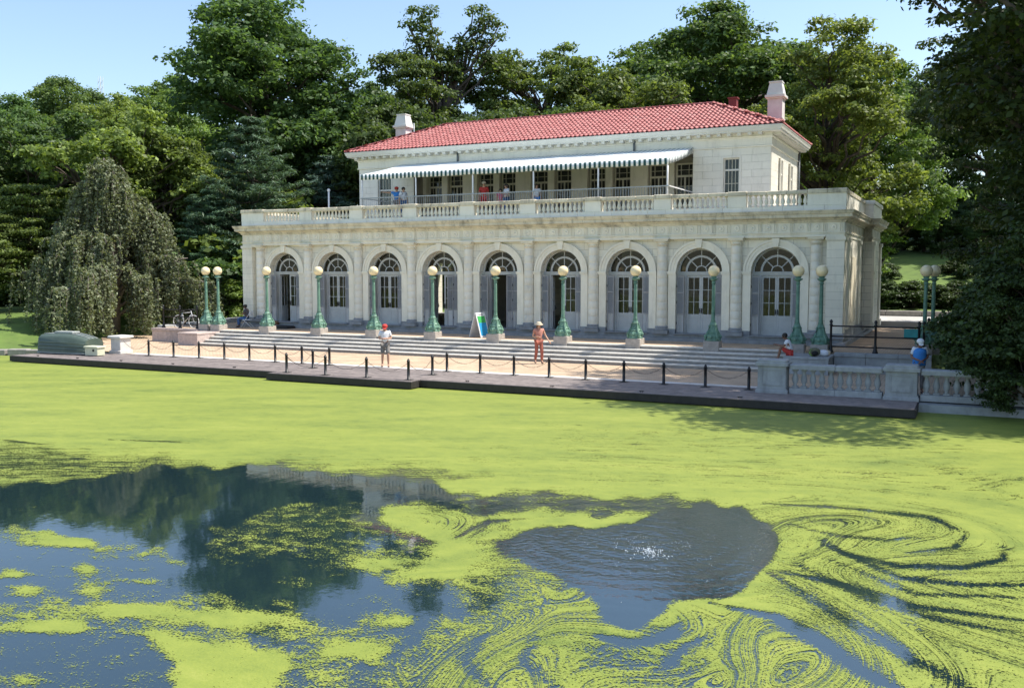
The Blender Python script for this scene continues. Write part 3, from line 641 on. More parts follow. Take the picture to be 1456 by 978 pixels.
# interior shell
mb = MB(); mb.box(-1.0, 29.9, .69, 13.4, 4.3, 4.36); mb.build('ceiling', M['interior'], BH)
mb = MB()
mb.box(-1.05, 3.2, 13.4, 13.9, .285, 4.36); mb.box(11.2, 29.95, 13.4, 13.9, .285, 4.36)
for x in (5.6, 8.6): mb.box(x-.7, x+.7, 13.4, 13.9, .285, 4.36)
mb.box(3.2, 11.2, 13.41, 13.89, 3.5, 4.36); mb.build('rear_wall', M['terra_wall'], BH)
mb = MB(); mb.box(-1.1, -.75, .1, 13.4, .285, 4.36); mb.build('side_wall', M['terra_wall'], BH)
for i in (1.2, 3.6, 5.6, 7.4): # interior piers
    MB().box(BAY*i-.3, BAY*i+.3, 6, 6.6, .285, 4.3).build('interior_pier', M['interior'], BH)
# corner piers of stacked blocks
def pier_blocks(x0, x1, y0, y1, z0, z1, nb, parent, name='corner_pier', m='terra'):
    core = MB().box(x0+.008, x1-.008, y0+.008, y1-.008, z0, z1).build(name, M['joint'], parent)
    h = (z1-z0)/nb; ms = MB().cbox(x0, x1, y0, y1, .003, h-.003, .006).mesh('stone_block', M[m])
    for k in range(nb): inst(ms, 'stone_block', core, (0, 0, z0+k*h))
    return core
for x0, x1 in ((-1.1, -.42), (29.32, 30.0)):
    c = pier_blocks(x0, x1, -.2, .7, .5, 4.2, 11, BH)
    MB().box(x0-.05, x1+.05, -.26, .75, .287, .5).build('pier_base', M['base_stone'], c)
    MB().box(x0-.02, x1+.02, -.225, .72, 4.203, 4.25).box(x0-.05, x1+.05, -.255, .75, 4.252, 4.369).build('pier_capital', M['terra'], c)
    MB().box(min(x0, x0), x1, WY, .68, .286, 4.37) 
for x0, x1 in ((-.42, -.0), (28.9, 29.32)): MB().box(x0, x1, WY, .68, .286, 4.372).build('end_wall', M['terra_wall'], BH)
# right side wall with projecting rear bay
sw = MB().box(29.65, 29.95, .7, 14, .285, 4.372).build('side_wall', M['terra_wall'], BH)
MB().box(29.6, 30.0, .701, 14.0, .2855, .6).build('wall_base', M['base_stone'], sw)
MB().box(29.951, 29.975, 2.6, 4.4, .8, 3.6).build('wall_panel', M['terra_weather'], sw)
for y in (1.3, 5.6): MB().box(29.6, 30.03, y-.3, y+.3, .6, 4.2).box(29.6, 30.07, y-.34, y+.34, 4.2, 4.37).build('pilaster', M['terra'], sw)
pb = MB().box(29.96, 30.38, 7.2, 11.2, .3, 4.37).build('projecting_bay', M['terra_wall'], BH)
for y in (7.5, 10.9):
    MB().box(30.38, 30.47, y-.3, y+.3, .6, 4.2).build('pilaster', M['terra'], pb); MB().box(30.36, 30.52, y-.34, y+.34, 4.2, 4.37).box(30.36, 30.5, y-.34, y+.34, 2.85, 2.98).box(30.36,30.53,y-.36,y+.36,.3,.6).build('pilaster_capital', M['terra'], pb)
# entablature
ENT = [(-.34,4.372),(0,4.372),(0,4.49),(.02,4.492),(.02,4.54),(.05,4.545),(.05,4.58),(0,4.585),(0,4.95),(.05,4.96),(.07,5.03),(.12,5.05),(.14,5.09),(.24,5.12),(.30,5.15),(.30,5.27),(.34,5.29),(.36,5.35),(.385,5.40),(.385,5.425),(-.3,5.455)]
RECT = (-1.08, 29.98, -.17, 14.0)
ent = MB().ring(RECT, ENT[:9]).build('frieze', M['terra'], BH)
MB().ring(RECT, ENT[8:]).build('cornice', M['terra_weather'], BH)
RB = (29.5, 30.36, 7.1, 11.3); MB().ring(RB, [(a, b+.0015) for a, b in ENT]).build('bay_cornice', M['terra_weather'], BH)
P = BAY/5; n0 = -1
mb = MB()
for k in (-1, 0, 1): mb.add([(k*.062-.025,0,4.6),(k*.062+.025,0,4.6),(k*.062+.014,-.03,4.6),(k*.062-.014,-.03,4.6),(k*.062-.025,0,4.93),(k*.062+.025,0,4.93),(k*.062+.014,-.03,4.91),(k*.062-.014,-.03,4.91)], [(0,1,2,3),(3,2,6,7),(2,1,5,6),(0,3,7,4),(7,6,5,4)])
mb.box(-.1,.1,-.055,.01,4.548,4.582)
for k in range(5): mb.box(-.085+k*.04,-.065+k*.04,-.045,.0,4.5,4.545)
me_tri = mb.mesh('triglyph', M['terra'])
mb = MB(); pr = [(.135,0),(.135,.014),(.115,.022),(.10,.010),(.05,.010),(.04,.028),(.0,.032)]; mb.lathe(pr, 16); v = mb.v; mb.v = [(x, -z, y) for x, y, z in v]
me_ros = mb.mesh('roundel', M['terra'])
x = -.82; 
for k in range(49):
    xx = -.96+k*P
    if xx > 29.95: break
    inst(me_tri, 'triglyph', ent, (xx, -.171, 0))
    if xx+P/2 < 29.8: inst(me_ros, 'roundel', ent, (xx+P/2, -.171, 4.765))
    if k < 9: inst(me_tri, 'triglyph', ent, (29.981, .15+k*P, 0), (0,0,PI/2)); inst(me_ros, 'roundel', ent, (29.981, .15+k*P+P/2, 4.765), (0,0,PI/2))
for i in range(10): MB().box(BAY*i-.36, BAY*i+.36, -.36, -.165, 4.372, 4.42).build('abacus_block', M['terra'], ent)
# parapet
par = MB().box(-1.13, 30.0, -.13, .15, 5.46, 5.63).box(29.69, 29.99, .15, 14, 5.46, 6.1).box(-1.12, -.82, .15, 14, 5.46, 6.1).box(-1.12, 30.0, 13.7, 14.0, 5.46, 6.1).build('parapet', M['joint'], BH)
ms = MB().cbox(.003, BAY/4-.003, -.155, .18, 5.452, 5.64, .008).mesh('base_block', M['terra_up'])
nb = 38; x0 = -1.13; L = (30.01+1.14)/nb
ms = MB().cbox(.003, L-.003, -.155, .18, 5.452, 5.64, .008).mesh('base_block', M['terra_up'])
for k in range(nb): inst(ms, 'base_block', par, (-1.14+k*L, 0, 0))
bp_ = [(.055,0),(.07,.01),(.07,.045),(.05,.06),(.04,.075),(.075,.13),(.085,.19),(.075,.25),(.048,.34),(.040,.39),(.055,.405),(.06,.425),(.045,.435),(.07,.45),(.07,.475)]
me_bal = MB().lathe(bp_, 10).mesh('baluster', M['terra_up'])
def panel_pier(x0, x1):
    o = MB().cbox(x0, x1, -.16, .18, 5.642, 6.115, .006).build('parapet_pier', M['terra_up'], par); return o
panel_pier(-1.14, .38); panel_pier(28.52, 30.02)
mc_p = None
for i in range(9):
    a = BAY*i+.40
    for k in range(11): inst(me_bal, 'baluster', par, (a+.12+k*.2205, .01, 5.642))
    if i < 8: panel_pier(a+2.43, a+BAY-.02)
    ln = 2.43/3; m_ = MB().cbox(.003, ln-.003, -.19, .21, 6.118, 6.27, .025).mesh('coping_stone', M['terra_weather'])
    for k in range(3): inst(m_, 'coping_stone', par, (a+k*ln, 0, 0))
    if i < 8: MB().cbox(a+2.433, a+BAY-.003, -.215, .235, 6.118, 6.295, .025).build('coping_stone', M['terra_weather'], par)
for x0, x1 in ((-1.17, -.40), (-.397, .397), (28.53, 29.29), (29.294, 30.05)): MB().cbox(x0, x1, -.215, .235, 6.118, 6.295, .025).build('coping_stone', M['terra_weather'], par)
for k in range(8):
    MB().cbox(29.66, 30.04, .24+k*1.7, .24+(k+1)*1.7-.006, 6.102, 6.27, .02).build('coping_stone', M['terra_weather'], par)
    MB().cbox(29.68, 30.008, .2+k*1.7, .2+(k+1)*1.7-.006, 5.45, 6.1, .008).build('parapet_block', M['terra_up'], par)
    MB().cbox(-1.16, -.80, .24+k*1.7, .24+(k+1)*1.7-.006, 6.102, 6.27, .02).build('coping_stone', M['terra_weather'], par)
MB().cbox(29.9, 30.4, 7.1, 11.3, 5.456, 6.1, .01).cbox(29.86, 30.46, 7.05, 11.35, 6.102, 6.275, .02).build('bay_parapet', M['terra_up'], par)
MB().box(-.8, 29.68, .2, 13.7, 5.46, 5.69).build('roof_deck', M['concrete'], BH)

# ---------------------------------------------------------------- boathouse, upper storey
UX0, UX1, UY0, UY1 = 2.88, 26.02, 5.18, 12.5; LX0, LX1 = 6.55, 22.35; UZ0, UZ1 = 5.69, 9.45
def block_wall(axis, a0, a1, face, z0, z1, rh, ln, holes, parent, m, out):
    """courses of facing blocks; axis 'x' = faces -y, axis 'y' = faces +x"""
    nr = round((z1-z0)/rh); rh = (z1-z0)/nr
    for r in range(nr):
        za, zb = z0+r*rh, z0+(r+1)*rh; segs = [(a0, a1)]
        for h0, h1, hz0, hz1 in holes:
            if zb > hz0+.02 and za < hz1-.02:
                ns = []
                for s0, s1 in segs:
                    if s1 <= h0 or s0 >= h1: ns.append((s0, s1)); continue
                    if h0-s0 > .08: ns.append((s0, h0))
                    if s1-h1 > .08: ns.append((h1, s1))
                segs = ns
        for s0, s1 in segs:
            edges = [s0]; x = s0+(ln*.5 if r % 2 else ln)
            while x < s1-.25*ln: edges.append(x); x += ln
            edges.append(s1)
            for e0, e1 in zip(edges[:-1], edges[1:]):
                mb = MB(); zz0, zz1 = za+.003, zb-.003
                if axis == 'x': mb.cbox(e0+.003, e1-.003, face-.03, face+.02, zz0, zz1, .005)
                else: mb.cbox(face-.02, face+.03, e0+.003, e1-.003, zz0, zz1, .005)
                mb.build('stone_block', m, parent)
uw = MB()
HV = (4.05, 5.15, 5.69, 8.437)
uw.box(UX0, HV[0], UY0, UY1, UZ0, UZ1); uw.box(HV[1], LX0, UY0, UY1, UZ0, UZ1); uw.box(HV[0], HV[1], UY0+.5, UY1, UZ0, UZ1); uw.box(HV[0], HV[1], UY0, UY0+.5, HV[3], UZ1)
uw.box(LX0, LX1, 6.5, UY1, UZ0, UZ1); uw.box(LX0, LX1, UY0+.002, 6.5, 8.62, UZ1)
HW = (23.72, 24.68, 6.377, 8.437)
uw.box(LX1, HW[0], UY0, UY1, UZ0, UZ1); uw.box(HW[1], UX1, UY0, UY1, UZ0, UZ1); uw.box(HW[0], HW[1], UY0+.5, UY1, UZ0, UZ1); uw.box(HW[0], HW[1], UY0, UY0+.5, UZ0, HW[2]); uw.box(HW[0], HW[1], UY0, UY0+.5, HW[3], UZ1)
uwall = uw.build('upper_wall', M['joint'], BH)
ST = M['terra_up']
block_wall('x', LX1, UX1, UY0, UZ0, 8.78, .34, .95, [HW], uwall, ST, 1)
block_wall('x', UX0, LX0, UY0, UZ0, 8.78, .34, .95, [(4.05, 5.15, 5.6, 8.437)], uwall, ST, 1)
SH = [(7.0, 7.7, 6.034, 8.437), (9.7, 10.5, 6.034, 8.437)]
block_wall('y', UY0, UY1, UX1, UZ0, 8.78, .34, .95, SH, uwall, ST, 1)
RU = (UX0-.03, UX1+.03, UY0-.03, UY1)
MB().ring(RU, [(-.02,8.78),(.05,8.79),(.06,8.84),(.02,8.86),(.02,9.2),(.05,9.22),(.07,9.28),(.03,9.3),(.03,9.45)]).build('upper_frieze', M['terra_up'], BH)
# eaves
EO = .54
MB().ring(RU, [(.03,9.44),(EO-.06,9.44),(EO-.06,9.50),(EO-.02,9.52),(EO+.0,9.60),(EO+.03,9.67),(EO+.03,9.70),(EO-.02,9.705),(-.3,9.80)]).build('eave_cornice', M['eave'], BH)
me_mod = MB().box(-.085,.085,-.40,0,9.33,9.438).box(-.085,.085,-.36,-.1,9.31,9.331).mesh('modillion', M['eave'])
k = 0; x = UX0+.05
while x < UX1: inst(me_mod, 'modillion', BH, (x, UY0-.035, 0)); x += .482
for k in range(16): inst(me_mod, 'modillion', BH, (UX1+.035, UY0+.2+k*.482, 0), (0,0,PI/2)); 
for k in range(3): inst(me_mod, 'modillion', BH, (UX0-.035, UY0+.2+k*.482, 0), (0,0,-PI/2))
# tiled hip roof
RX0, RX1, RY0, RY1 = UX0-.60, UX1+.60, 4.60, 13.10
RZ0, RZR = 9.70, 11.57; half = (RY1-RY0)/2; RYM = (RY0+RY1)/2; pitch = (RZR-RZ0)/half
roof = MB().add([(RX0,RY0,RZ0-.01),(RX1,RY0,RZ0-.01),(RX1,RY1,RZ0-.01),(RX0,RY1,RZ0-.01),(RX0+half,RYM,RZR-.03),(RX1-half,RYM,RZR-.03)], [(0,1,5,4),(1,2,5),(2,3,4,5),(3,0,4)]).build('roof', M['roof'], BH)
def tiled(length, name):
    """S-tiles over one hip face; local u along the eave (0..length), w up the slope (0..half plan)"""
    tw, th = .235, .36; nr = int(half/th*1.0)+1; V = []; Q = []; sub = 7
    for r in range(nr):
        w0, w1 = r*half/nr, (r+1)*half/nr
        lo, hi = w0, length-w0
        nt = max(1, int((hi-lo)/tw))
        for t in range(nt+1):
            u0 = (math.floor(lo/tw)+t)*tw
            jz = rnd.uniform(-.006, .008)
            for s_ in range(sub):
                ua, ub = u0+tw*s_/sub, u0+tw*(s_+1)/sub
                if ub < lo or ua > hi: continue
                pr = lambda q: .052*(math.sin(PI*q/.62) if q < .62 else -.35*math.sin(PI*(q-.62)/.38))
                za, zb = pr(s_/sub), pr((s_+1)/sub); n = len(V)
                for (uu, zz) in ((ua, za), (ub, zb)):
                    V.append((uu, w0-.025, w0*pitch+zz+.052+jz)); V.append((uu, w1, w1*pitch+zz+.014+jz)); V.append((uu, w0-.025, w0*pitch+zz+.02+jz))
                Q.append((n, n+3, n+4, n+1)); Q.append((n+2, n+5, n+3, n))
    return V, Q
def place_tiles(V, Q, f):
    o = inst(fast_mesh('roof_tiles', [f(*p) for p in V], Q, M['roof']), 'roof_tiles', roof); o['kind'] = 'stuff'
rnd = random.Random(3)
V, Q = tiled(RX1-RX0, 'front'); place_tiles(V, Q, lambda u, w_, z: (RX0+u, RY0+w_, RZ0+z)); place_tiles(V, Q, lambda u, w_, z: (RX1-u, RY1-w_, RZ0+z))
V, Q = tiled(RY1-RY0, 'side'); place_tiles(V, Q, lambda u, w_, z: (RX1-w_, RY0+u, RZ0+z)); place_tiles(V, Q, lambda u, w_, z: (RX0+w_, RY1-u, RZ0+z))
me_ridge = MB().lathe([(.085,-.19),(.085,.165),(.105,.17),(.105,.2)], 10, a0=0, a1=PI).mesh('ridge_tile', M['roof'])
def ridge_line(a, b):
    a, b = Vector(a), Vector(b); L = (b-a).length; n = int(L/.36); q = (b-a).to_track_quat('Z', 'Y')
    d = (b-a).normalized(); z = d; xx = Vector((0,0,1)).cross(d).normalized(); yy = d.cross(xx)
    rot = Matrix((xx, yy, z)).transposed().to_euler()
    for k in range(n): inst(me_ridge, 'ridge_tile', roof, a+(b-a)*((k+.5)/n), rot)
zr = RZR+.03
ridge_line((RX0+half,RYM,zr),(RX1-half,RYM,zr)); ridge_line((RX0,RY0,RZ0+.05),(RX0+half,RYM,zr)); ridge_line((RX1,RY0,RZ0+.05),(RX1-half,RYM,zr)); ridge_line((RX1,RY1,RZ0+.05),(RX1-half,RYM,zr)); ridge_line((RX0,RY1,RZ0+.05),(RX0+half,RYM,zr))
def chimney(x, y):
    o = MB().cbox(x-.36, x+.36, y-.36, y+.36, 9.9, 11.55, .01).box(x-.385, x+.385, y-.385, y+.385, 10.55, 10.62).build('chimney', M['chimney'], roof)
    MB().box(x-.5, x+.5, y-.46, y+.46, 11.552, 11.62).box(x-.58, x+.58, y-.54, y+.54, 11.622, 11.74).build('chimney_cornice', M['chimney'], o) if False else None
    mb = MB().box(x-.41, x+.41, y-.41, y+.41, 11.552, 11.62).box(x-.48, x+.48, y-.48, y+.48, 11.622, 11.74)
    for s_ in (1,): mb.add([(x-.41,y-.41,11.742),(x+.41,y-.41,11.742),(x+.41,y+.41,11.742),(x-.41,y+.41,11.742),(x-.29,y-.29,12.35),(x+.29,y-.29,12.35),(x+.29,y+.29,12.35),(x-.29,y+.29,12.35)], [(0,1,5,4),(1,2,6,5),(2,3,7,6),(3,0,4,7),(4,5,6,7)])
    mb.box(x-.32, x+.32, y-.32, y+.32, 12.352, 12.42)
    mb.build('chimney_cap', M['eave'], roof)
chimney(25.5, 9.0); chimney(3.45, 9.0)
MB().box(23.15, 23.55, 8.8, 9.2, 10.9, 11.75).box(23.1, 23.6, 8.75, 9.25, 11.752, 11.82).build('vent_stack', M['red'], roof)
MB().tube([(4.55,8.4,10.2),(4.55,8.4,11.75)], .04, 8).build('vent_pipe', M['grey_metal'], roof)
# loggia piers and doors
pc = [MID+3.25*k for k in range(-2, 3)]
for k in range(6):
    x = MID+3.25*(k-2.5); a, b = max(LX0, x-.45), min(LX1, x+.45)
    o = MB().box(a, b, 6.1, 6.52, UZ0, 8.62).build('loggia_pier', M['terra'], BH)
    MB().box(a-.03, b+.03, 6.06, 6.5, 8.3, 8.42).box(a-.03, b+.03, 6.06, 6.5, 5.7, 5.95).build('pier_moulding', M['terra'], o)
mw = .90; zt = 8.35
mb = bars([(-mw/2,-mw/2+.07,5.7,zt),(mw/2-.07,mw/2,5.7,zt),(-mw/2+.07,mw/2-.07,zt-.08,zt),(-mw/2+.07,mw/2-.07,7.66,7.76),(-.035,.035,5.7,7.66),(-mw/2+.07,-.035,5.7,6.3),(.035,mw/2-.07,5.7,6.3)]+[(s*.2-.012,s*.2+.012,6.3,zt-.08) for s in (-1,1)]+[(-mw/2+.07,mw/2-.07,z,z+.022) for z in (6.75,7.2,8.0)], 6.36, 6.44)
me_up = mb.mesh('terrace_door', M['sash'])
me_upg = MB().add([(-mw/2+.06,6.4,6.28),(mw/2-.06,6.4,6.28),(mw/2-.06,6.4,zt-.07),(-mw/2+.06,6.4,zt-.07)], [(0,1,2,3)]).mesh('pane', M['glass'])
me_upb = MB().box(-mw/2, mw/2, 6.45, 6.49, 5.7, zt).mesh('unlit_room_panel', M['unlit_room'])  # flat dark sheet behind the glass in place of an unlit room
for x in pc:
    MB().box(x-.18, x+.18, 6.14, 6.5, UZ0, 8.62).build('loggia_pier', M['terra'], BH)
    for s_ in (-1, 1):
        o = inst(me_up, 'terrace_door', BH, (x+s_*.68, 0, 0)); inst(me_upg, 'pane', o); inst(me_upb, 'unlit_room_panel', o)
# pavilion windows
def window(x0, x1, z0, z1, y, parent, axis='x', X=None):
    def B(mb, a, b, ya, yb, c, d):
        if axis == 'x': mb.box(a, b, y+ya, y+yb, c, d)
        else: mb.box(X-yb, X-ya, a, b, c, d)
    o = MB()
    for a, b, c, d in ((x0,x0+.06,z0,z1),(x1-.06,x1,z0,z1),(x0+.06,x1-.06,z1-.06,z1),(x0+.06,x1-.06,z0,z0+.08),(x0+.06,x1-.06,z0+(z1-z0)*.68,z0+(z1-z0)*.68+.08)): B(o, a, b, .1, .2, c, d)
    o = o.build('window', M['eave'], parent)
    mb = MB(); n = 4
    for k in range(1, n): xx = x0+.06+(x1-x0-.12)*k/n; B(mb, xx-.012, xx+.012, .13, .17, z0+.08, z1-.06)
    for z in (z0+(z1-z0)*.36,): B(mb, x0+.06, x1-.06, .132, .168, z-.012, z+.012)
    mb.build('muntins', M['sash'], o)
    g = MB(); B(g, x0+.05, x1-.05, .148, .152, z0+.05, z1-.05); g.build('pane', M['glass'], o)
    g = MB(); B(g, x0, x1, *((.3, .34) if axis == 'x' else (.182, .198)), z0, z1); g.build('unlit_room_panel', M['unlit_room'], o)  # dark sheet painted as the room's shade, no room built behind
    e0 = -.045 if axis == 'x' else .06
    g = MB(); B(g, x0-.1, x0-.0, e0, .12, z0, z1+.1); B(g, x1, x1+.1, e0, .12, z0, z1+.1); B(g, x0, x1, e0, .12, z1, z1+.1); B(g, x0-.12, x1+.12, e0-.045, .12, z0-.1, z0); g.build('window_surround', M['terra_up'], o)
window(HW[0]+.1, HW[1]-.1, 6.48, 8.335, UY0, BH)
window(4.15, 5.05, 5.80, 8.335, UY0, BH)
for a, b, c, d in SH: window(a+.1, b-.1, c+.1, d-.1, 0, BH, 'y', UX1+.2)
for x in (9.4, 19.4): MB().tube([(x, UY0-.1, 9.4), (x, UY0-.1, 8.7)], .06, 8).build('downspout', M['pipe'], BH)
MB().tube([(UX1+.1, UY1-.1, 9.4), (UX1+.1, UY1-.1, 5.7)], .06, 8).build('downspout', M['pipe'], BH)
# awning
def awning_mat(name, dark, lo):
    m = bpy.data.materials.new(name); n, b = nodes(m); p = position(n); sx = n.nodes.new('ShaderNodeSeparateXYZ'); n.links.new(p, sx.inputs[0])
    u = mathn(n, 'ADD', sx.outputs[0], sx.outputs[1] if lo else 0.) if lo else sx.outputs[0]
    f = mathn(n, 'FRACT', mathn(n, 'DIVIDE', mathn(n, 'ADD', u, 50.), .24)); k = mathn(n, 'GREATER_THAN', f, .5)
    n.links.new(mixc(n, k, (.82,.83,.82), dark), b.inputs['Base Color']); b.inputs['Roughness'].default_value = .85; return m
aw_top = awning_mat('awning_canvas', (.50,.58,.56), False); aw_val = awning_mat('awning_valance', (.018,.075,.078), True)
AX0, AX1, AY0, AZ0, AY1, AZ1 = 5.75, 22.35, 1.2, 8.02, 5.13, 8.93
xs = np.linspace(AX0, AX1, 120); n_ = 14; V = []; Q = []
for j in range(n_+1):
    t = j/n_
    for i, x in enumerate(xs):
        ph = ((x-AX0)/((AX1-AX0)/5)) % 1; sag = -.05*math.sin(PI*t)*(1+.5*math.sin(PI*ph))-.02*math.sin(PI*ph)*(1-t)
        V.append((x, AY0+(AY1-AY0)*t, AZ0+(AZ1-AZ0)*t+sag))
for j in range(n_):
    for i in range(len(xs)-1): a = j*len(xs)+i; Q.append((a, a+1, a+1+len(xs), a+len(xs)))
awn = inst(fast_mesh('awning', V, Q, aw_top), 'awning', BH); awn.modifiers.new('t', 'SOLIDIFY').thickness = .01
xs = np.linspace(AX0, AX1, 320); V = []; Q = []
for i, x in enumerate(xs):
    ph = ((x-AX0)/((AX1-AX0)/5)) % 1; s_ = -.02*math.sin(PI*ph); wv = .012*math.sin(x*9)
    V += [(x, AY0-.004, AZ0+s_-.0), (x, AY0-.012+wv, AZ0+s_-.27-.012*abs(math.sin(x*PI/.48)))]
for i in range(len(xs)-1): Q.append((2*i+1, 2*i+3, 2*i+2, 2*i))
inst(fast_mesh('valance', V, Q, aw_val), 'valance', awn).modifiers.new('t', 'SOLIDIFY').thickness = .006
for x in (AX0, AX1):
    V = []; Q = []
    for i in range(41):
        t = i/40; y = AY0+(AY1-AY0)*t; z = AZ0+(AZ1-AZ0)*t-.05*math.sin(PI*t); V += [(x, y, z), (x+.01*math.sin(y*8), y, z-.27)]
    for i in range(40): Q.append((2*i+1, 2*i+3, 2*i+2, 2*i))
    inst(fast_mesh('side_valance', V, Q, aw_val), 'side_valance', awn).modifiers.new('t', 'SOLIDIFY').thickness = .006
PX = [AX0+.08+(AX1-AX0-.16)*k/5 for k in range(6)]
for x in PX:
    MB().tube([(x, AY0+.06, 5.69), (x, AY0+.06, AZ0-.04)], .042, 10).build('awning_pole', M['white_metal'], awn)
    MB().tube([(x, AY0+.06, AZ0-.05), (x, AY1, AZ1-.1)], .022, 6).build('awning_rafter', M['white_metal'], awn)
# deck railing
rl = MB().box(AX0, AX1, AY0-.03, AY0+.03, 6.76, 6.81).box(AX0, AX1, AY0-.02, AY0+.02, 5.82, 5.85).build('deck_railing', M['grey_metal'], BH)
me_rb = MB().box(-.009,.009,-.009,.009,5.85,6.76).mesh('rail_bar', M['grey_metal'])
mb = MB(); x = AX0+.1
while x < AX1: mb.box(x-.009, x+.009, AY0-.009, AY0+.009, 5.85, 6.76); x += .125
o = mb.build('rail_bars', M['grey_metal'], rl); o['kind'] = 'stuff'
for x in (AX0, AX1): MB().box(x-.025, x+.025, AY0+.03, UY0, 6.765, 6.812).box(x-.02, x+.02, AY0+.03, UY0, 5.82, 5.85).build('return_rail', M['white_metal'], rl)

# ---------------------------------------------------------------- lamp posts
LAMP_Y = -3.03
def make_lamp():
    t = thing('lamp_post', '', 'lamp post')
    MB().cbox(-.31,.31,-.31,.31,-.14,.27,.02).build('pedestal', M['pedestal'], t)
    mb = MB()
    mb.lathe([(.33,.272),(.33,.33),(.30,.36),(.31,.46),(.29,.52),(.23,.55),(.24,.60),(.19,.66),(.15,.78),(.135,.86),(.155,.90),(.125,.94),(.10,1.02)], 8, smooth=False)
    for k in range(4):
        a = k*PI/2+PI/4; ca, sa = math.cos(a), math.sin(a)
        mb.tube([(.30*ca,.30*sa,.30),(.33*ca,.33*sa,.42),(.27*ca,.27*sa,.56),(.20*ca,.20*sa,.68),(.17*ca,.17*sa,.80),(.19*ca,.19*sa,.88)], [.05,.055,.045,.035,.03,.02], 6)
        a = k*PI/2; ca, sa = math.cos(a), math.sin(a); mb.sphere((.31*ca,.31*sa,.44), .07, 8, 5, (.8,.8,1))
    mb.build('ornate_base', M['verdigris'], t)
    MB().lathe([(.10,1.02),(.082,1.08),(.075,1.2),(.066,2.4),(.06,2.5)], 20, flute=.1).build('fluted_shaft', M['verdigris'], t)
    MB().lathe([(.06,2.5),(.085,2.52),(.085,2.55),(.062,2.57),(.07,2.62),(.13,2.66),(.17,2.69),(.17,2.72),(.10,2.73),(.09,2.76),(.12,2.785),(.12,2.80)], 16).build('capital', M['verdigris'], t)
    MB().sphere((0,0,3.005), .225, 24, 16).build('globe', M['globe'], t)
    return t
lp = make_lamp(); first = True
LX = -.198
ORD = 'first second third fourth fifth sixth seventh eighth ninth tenth eleventh twelfth thirteenth fourteenth fifteenth sixteenth seventeenth eighteenth nineteenth twentieth twenty-first twenty-second twenty-third twenty-fourth'.split()
spots = [(LX+BAY*i, LAMP_Y, 'green iron lamp post with cream globe, %s along the steps from the folding chair' % ORD[i-1], 'lamp posts along the steps') for i in range(1, 9)]
spots += [(LX, LAMP_Y, 'green lamp post at the end of the steps, of the pair by the weeping tree', 'paired lamp posts by the weeping tree'), (LX-.82, LAMP_Y, 'green lamp post next to the black railing, of the pair by the weeping tree', 'paired lamp posts by the weeping tree'),
          (LX+BAY*9, LAMP_Y, 'shaded green lamp post behind the seated youth, of the pair by the corner pier', 'paired lamp posts by the corner pier'), (LX+BAY*9+.85, LAMP_Y, 'shaded green lamp post by the railing end, of the corner pier pair', 'paired lamp posts by the corner pier'),
          (33.05, -1.3, 'dark green lamp post in deep shade, closer to the teal banner', 'paired lamp posts in the tree shade'), (33.3, -.6, 'dark green lamp post in deep shade, half behind its twin by the railing', 'paired lamp posts in the tree shade')]
for k, (x, y, lab, grp) in enumerate(spots):
    o = lp if k == 0 else copy_tree(lp); o.location = (x, y, 0); o['label'] = lab; o['group'] = grp

# ---------------------------------------------------------------- chain posts and chains on the dock
pb_ = thing('chain_post', '', 'post')
MB().lathe([(.075,0),(.075,.02),(.05,.025),(.048,.62),(.058,.625),(.058,.65),(.045,.66),(.035,.70),(.012,.73)], 12).build('post', M['iron'], pb_)
MB().box(-.13,.13,-.13,.13,-.001,.012).build('foot_plate', M['iron'], pb_); MB().tube([(-.06,0,.6),(.06,0,.6)], .012, 6).build('chain_ring', M['iron'], pb_)
back = [(2.33+1.365*i, -9.95+.105*i) for i in range(8)]
front = [(12.14,-12.56),(13.93,-12.6),(15.72,-12.62),(17.42,-12.58)]
right = [(17.34,-10.87)]+[(17.25+1.395*i, -9.62-.06*i) for i in range(9)]
chainseq = [(0.55, -9.75)]+back+[(12.0,-10.86)]+front+right
# keep the inner row on the boards
chainseq = [(x, min(y, -9.68)) for x, y in chainseq]
firstp = True
for k, (x, y) in enumerate(chainseq[1:]):
    o = pb_ if k == 0 else copy_tree(pb_); o.location = (x, y, -.697)
    o['label'] = 'short black iron chain post on the dock, %s along the chain from the stone pier' % ORD[k]; o['group'] = 'chain posts on the dock'
for kc, (a, b) in enumerate(zip(chainseq[:-1], chainseq[1:])):
    L = math.dist(a, b); n = max(6, int(L/.09)); mb = MB(); P_ = []
    for i in range(n*2+1):
        t = i/(n*2); P_.append((a[0]+(b[0]-a[0])*t, a[1]+(b[1]-a[1])*t, -.10-4*min(.34, .2*L)*t*(1-t)))
    # alternating links
    for i in range(n):
        p0, p1 = np.array(P_[2*i]), np.array(P_[2*i+2]); c = (p0+p1)/2; d = p1-p0; l = np.linalg.norm(d); d /= l
        s_ = np.cross(d, [0,0,1]) if i % 2 else np.array([0,0,1.]); s_ = s_/(np.linalg.norm(s_)+1e-9)
        q = [c-d*l*.62, c-d*l*.3+s_*.016, c+d*l*.3+s_*.016, c+d*l*.62, c+d*l*.3-s_*.016, c-d*l*.3-s_*.016, c-d*l*.62]
        mb.tube(q, .0038, 4)
    tag(mb.build('chain', M['iron']), 'sagging thin black chain on the dock, %s span from the stone pier' % ORD[kc], 'chain', 'chains between the dock posts')

